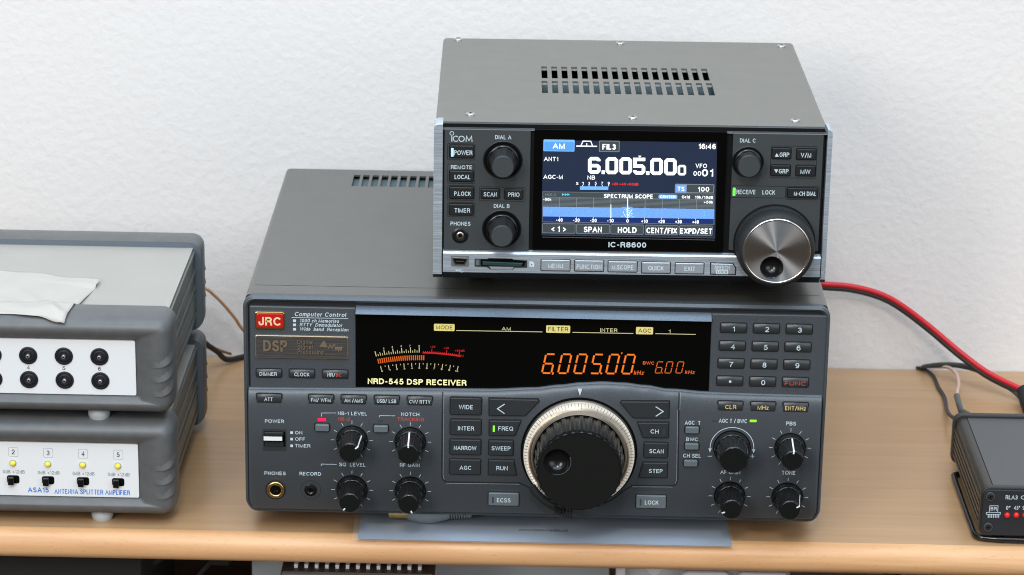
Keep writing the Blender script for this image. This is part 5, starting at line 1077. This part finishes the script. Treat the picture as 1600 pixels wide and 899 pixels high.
M.build('front_panel', K)
for x in (402, 509, 612, 716):
    B = MB(); c = XR(*W4(x, 486)); B.lathe([(1.6, yfp), (1.55, yfp-0.7), (1.1, yfp-1.5), (0.05, yfp-1.8)], c, 'led_red_round', 20); B.build('indicator_lamp', K)
for x, y in ((205, 268), (178, 625)):
    for sgn in (0, 1):
        c = XR(*W4(x, y)); cx = c[0] if not sgn else -c[0]; B = MB(); B.lathe([(2.7, yfp+0.1), (2.7, yfp-0.4), (2.3, yfp-0.7), (0.8, yfp-0.75)], (cx, c[1]), 'plastic_black', 24)
        for a in (0.4, 0.4+pi/2): B.stroke([(cx+1.4*cos(a), c[1]+1.4*sin(a)), (cx-1.4*cos(a), c[1]-1.4*sin(a))], 0.4, yfp-0.75, 'void', 0.03+0.02*(a > 1)); 
        B.stroke(circ((cx, c[1]), 2.35, 24), 0.2, yfp-0.68, 'button_light', 0.03, closed=True); B.build('corner_screw', K)
M = MB(); g = 2.2                                        # the wire bracket the box rests in
pth = [(-hw-1.8, 94, g), (-hw-1.9, 60, g), (-hw-1.8, 20, g), (-hw-1.0, 6, g), (-hw+6, 2.2, g), (-hw+20, 0.8, g), (0, 0.4, g), (hw-20, 0.8, g), (hw-6, 2.2, g), (hw+1, 6, g), (hw+3.5, 20, g), (hw+4.5, 60, g), (hw+4.5, 96, g)]
M.tube(spline([(-hw+8, 102, g), (-hw-0.5, 100, g)]+pth+[(hw+2.5, 101, g), (hw-8, 102, g)], 8), 1.7, 'wire_black', 10)
for x in (-hw+12, hw-12):
    for y in (14, 104): M.zlathe([(4, 0.02), (4.2, 0.8), (4.2, RZ0+0.4)], (x, y), 'foot_black', 16)
M.build('wire_bracket', K)

# ================================================================== cables
def cable(name, label, runs, group=None, ext=None):
    e = empty(name, label, 'cable', (0, 0, 0), 0, group) if len(runs) > 1 or ext else None
    for nm, pts, r, m in runs:
        M = MB(); M.tube(spline(pts, 12), r, m, 10); o = M.build(nm if e else name, e)
        if not e: tag(o, label, 'cable', group); e = o
    if ext: ext(e)
    return e
def py(u, v, y): p = on_y(u, v, y); return (p.x, p.y, p.z)
def pz(u, v, z): p = on_z(u, v, z); return (p.x, p.y, p.z)
red = [(150, 212, 182), (168, 216, 176)]
main = [(1262, 441, 282), (1287, 444, 282), (1330, 447.5, 282), (1372, 458, 281), (1405, 474.5, 279), (1450, 508, 274), (1500, 550, 264), (1545, 583, 252), (1600, 610, 236), (1640, 628, 224)]
def boot(e):
    M = MB(); a = Vector(py(1592, 607, 233)); 
    pts = [Vector(py(1601, 610, 228)), Vector(py(1607, 630, 214)), Vector(py(1614, 650, 204))]; sp = spline(pts, 8)
    M.tube(sp, [4.6+0.8*(k % 2) for k in range(len(sp))], 'rubber', 12); M.build('plug', e)
cable('power_cable', 'red and black twin power cable sagging from the small radio down to the wood', [('red_wire', [py(u, v, y) for u, v, y in main], 1.75, 'cable_red'), ('black_wire', [(lambda p: (p[0]-0.6, p[1]+0.8, p[2]-2.9))(py(u, v, y)) for u, v, y in main], 1.7, 'cable_black')], ext=boot)
cable('control_cable', 'thick grey-black cable arching over the wood behind the red wire', [('x', [(266, 293, 0.8), (274, 290, 3.2), py(1470, 570.5, 284), py(1500, 571.5, 272), py(1530, 579, 262), py(1560, 594, 252), py(1590, 615, 240), py(1603, 632, 232)], [1.4]*13+[2.2]*200, 'cable_grey')]) if False else None
def taper(name, label, pts, r0, r1, m, tip=None):
    sp = spline(pts, 12); M = MB(); M.tube(sp, [r0+(r1-r0)*min(1, k/(len(sp)*0.6)) for k in range(len(sp))], m, 10)
    if tip: M.tube(tip[0], tip[1], tip[2], 10)
    tag(M.build(name), label, 'cable'); 
taper('control_cable', 'thick grey-black cable arching from the wall over the wood, below the red wire', [(262, 294, 1.2), py(1443, 573, 288), py(1470, 570, 280), py(1500, 571.5, 272), py(1530, 579, 262), py(1560, 594, 250), py(1592, 617, 238), py(1606, 640, 224)], 1.1, 2.2, 'cable_grey')
taper('signal_cable', 'thin dark cable curving from the wall to the back of the black controller', [(257, 294.3, 1.2), (259.5, 291, 2.2), pz(1448, 579, 2), pz(1459, 589, 1.5), pz(1466, 605, 1.4), pz(1476, 622, 2.0), (264.3, 190, 8), (268, 150, 16), (268, 119, 18)], 1.0, 1.3, 'cable_black')
tp = [py(1495, 619, 168), py(1498, 630, 148), py(1502, 643, 124), (277, 118.5, 28)]
taper('signal_cable', 'thin pink cable with a grey tip plugged into the controller', [(259, 294.3, 1.5), (263, 292, 3), py(1465, 573.5, 284), py(1482, 574.5, 272), py(1494, 584, 256), py(1498, 600, 230), py(1496, 610, 198), py(1495, 619, 168)], 1.0, 1.2, 'cable_pink', (tp, 2.0, 'cable_grey'))
taper('antenna_cable', 'thin brown cable sloping behind the boxes towards the wide radio', [(-240, 260, 66), py(318, 450, 258), py(334, 461, 258), py(350, 477, 258), py(366, 496, 258), py(384, 520, 258), (-172, 258, 14), (-150, 262, 3)], 1.0, 1.0, 'cable_brown')
taper('coax_cable', 'thick black cable lying on the wood behind the lower grey box', [(-250, 250, 26), py(312, 535, 262), py(326, 541, 266), py(340, 550, 272), py(356, 562, 278), (-190, 292, 1.8), (-160, 291, 1.6)], 2.0, 1.9, 'cable_black')
taper('coax_cable', 'brown cord sloping down over the black cable behind the lower grey box', [(-250, 252, 34), py(308, 528, 260), py(320, 533, 264), py(335, 544, 270), (-205, 288, 4)], 1.0, 1.0, 'cable_brown')

# ================================================================== sleeve and plug under the wide radio
M = MB(); nv = [(60, 0.25), (8, 0.25), (-2, 0.28), (-8, 0.18), (-11.5, 0.0), (-13.9, -0.25)]; sh = lambda y: (0.0 if y > 0 else 0)
xl_, xr3 = -104.0, 112.5
def nose(off): return [(a, b+off) for i, (a, b) in enumerate(nv)]
def strip(xa, xb, P, m):
    vs = [];
    for y, z in P: vs += [(xa+0.045*(60-y)*0.3, y, z), (xb+0.045*(60-y), y, z)]
    M.add(vs, [[2*k, 2*k+2, 2*k+3, 2*k+1] for k in range(len(P)-1)], m)
S_ = empty('plastic_sleeve', 'clear plastic sleeve with a pale blue sheet, lying under the wide radio', 'document sleeve', (0, 0, 0))
strip(xl_+3.2, xr3-1.2, [(y, z+0.1) for y, z in nv[:-1]], 'sheet_blue')
q = on_z(810, 828.5, 0.36); q2 = on_z(887.5, 828.5, 0.36); vs_, fs_, wd_ = glyphs('www.fenu-radio.ch', 0.02); sc_ = (q2.x-q.x)/wd_
M.add([(q.x+a*sc_, q.y-1.4+b*3.9, 0.42+0.006*l) for a, b, l in vs_], fs_, 'print_dark'); M.build('printed_sheet', S_)
M = MB(); strip(xl_, xr3, [(y-0.0, z+0.5) for y, z in nv], 'sleeve_clear'); M.build('clear_cover', S_)
PL = empty('audio_plug', 'grey plug with gold collar lying on the pale sheet beneath the wide radio', 'plug', (-66, 14.5, 0))
def ax(prof, m, nm, zc=5.4):
    M = MB(); n = 24; vs = []; fs = []
    for x, r in prof:
        for i in range(n): t = 2*pi*i/n; vs.append((x, r*cos(t), zc+r*sin(t)))
    for k in range(len(prof)-1):
        for i in range(n): j = (i+1) % n; fs.append([k*n+i, k*n+j, (k+1)*n+j, (k+1)*n+i])
    M.add(vs, fs, m, True); M.build(nm, PL)
gx = [(-18, 0.5)]
for k in range(12): gx += [(-17.5+0.9*k, 5.2), (-17.1+0.9*k, 5.7)]
ax(gx+[(-6.4, 5.7)], 'gold', 'collar', 8.2); ax([(-6.4, 5.9), (-4, 6.9), (1, 8.0), (8, 8.0), (12, 7.0), (17, 5.6)], 'plug_grey', 'barrel', 8.2)
sp_ = [(17, 5.4)]
for k in range(9): sp_ += [(17.2+1.5*k, 5.4-0.1*k), (17.9+1.5*k, 5.4-0.1*k), (18.0+1.5*k, 4.0), (18.6+1.5*k, 4.0)]
ax(sp_, 'plug_grey', 'strain_relief', 8.2); M = MB(); M.tube(spline([(29, 0, 8.2), (36, 1.5, 8.2), (44, 10, 7), (50, 30, 4), (52, 60, 2.5)], 6), 2.2, 'cable_black', 10); M.build('cord', PL)

# ================================================================== things on the lower level
M = MB(); M.box(-372, -227.5, 6, 150, -150, -19.5, 'plastic_black', 1.2); tag(M.build('black_box'), 'plain black box standing in shadow below the shelf', 'box')
H = empty('metal_case', 'silver metal device with a brown top edge and row of white fins, below the shelf', 'electronic device', (-101, 0, -150))
M = MB(); M.box(-44, 44, -13, 60, 0, 120.6, 'case_silver', 1.0); M.build('case', H)
M = MB(); M.plate(rrect(-45, 117.6, 44.8, 122.0, 2.0, 4), 62, 4.0, 0.4, 'heat_brown', back=True); M.build('rim', H)
for k in range(13):
    x = -44+21.0/2.785+6.02*k-1.0; B = MB(); B.box(x, x+2.1, 9, 52, 122.02, 124.4, 'fin_white', 0.15); B.build('fin', H)
M = MB(); M.box(-172, 48, 92, 150, -150, -36, 'card_grey', 0.8); tag(M.build('cardboard_box'), 'pale grey box standing behind the silver device, below the shelf', 'box')
V = empty('plastic_container', 'clear plastic container with two rounded white lids, below the shelf', 'container', (102, 20, -150))
M = MB(); M.plate(rrect(-50, 0, 50, 121, 3, 4), 60, 0, 1, 'clear_plastic', back=True); M.build('body', V)
M = MB(); M.plate(rrect(-52.5, 100, -47, 126, 1.5, 4), 6, -5, 0.8, 'clear_rim', back=True); M.build('latch', V)
for xa, xb in ((-14, 14), (18, 49)): M = MB(); M.plate(rrect(xa, 96, xb, 122.6, 4, 5), 24, -7, 1.5, 'clear_rim', back=True); M.build('lid', V)
M = MB(); c = (-30, 12); M.zlathe([(11, 112), (12.5, 119), (13, 123), (11.5, 123.4), (11, 121)], c, 'clear_rim', 28); M.build('cap', V)
def lowcable(label, pts, r, pl=None):
    M = MB(); M.tube(spline(pts, 10), r, 'cable_black', 8)
    if pl: M.box(*pl, 'cable_black', 0.6)
    tag(M.build('loose_cable'), label, 'cable')
def low_(u, v, y): return py(u, v, y)
lowcable('thick black cable curving beside the black box, below the shelf', [low_(205, 935, 60), low_(222, 898, 60), low_(238, 880, 62), low_(262, 868, 66), low_(300, 860, 70)], 2.4)
p_ = low_(345, 876, 60); lowcable('black cable with a square plug hanging between the black box and the silver device', [low_(285, 925, 60), low_(312, 896, 60), low_(326, 880, 60), low_(332, 870, 60)], 1.7, (p_[0]-7, p_[0]+5, 57, 63, p_[2]-2, p_[2]+3))
lowcable('black cable slanting down right of the clear container, below the shelf', [low_(1365, 885, 50), low_(1385, 894, 50), low_(1402, 901, 52), low_(1440, 912, 54)], 1.9)
lowcable('short black cable hanging straight down under the controller, below the shelf', [low_(1457, 880, 60), low_(1457.5, 900, 60), low_(1458, 925, 60)], 1.2)
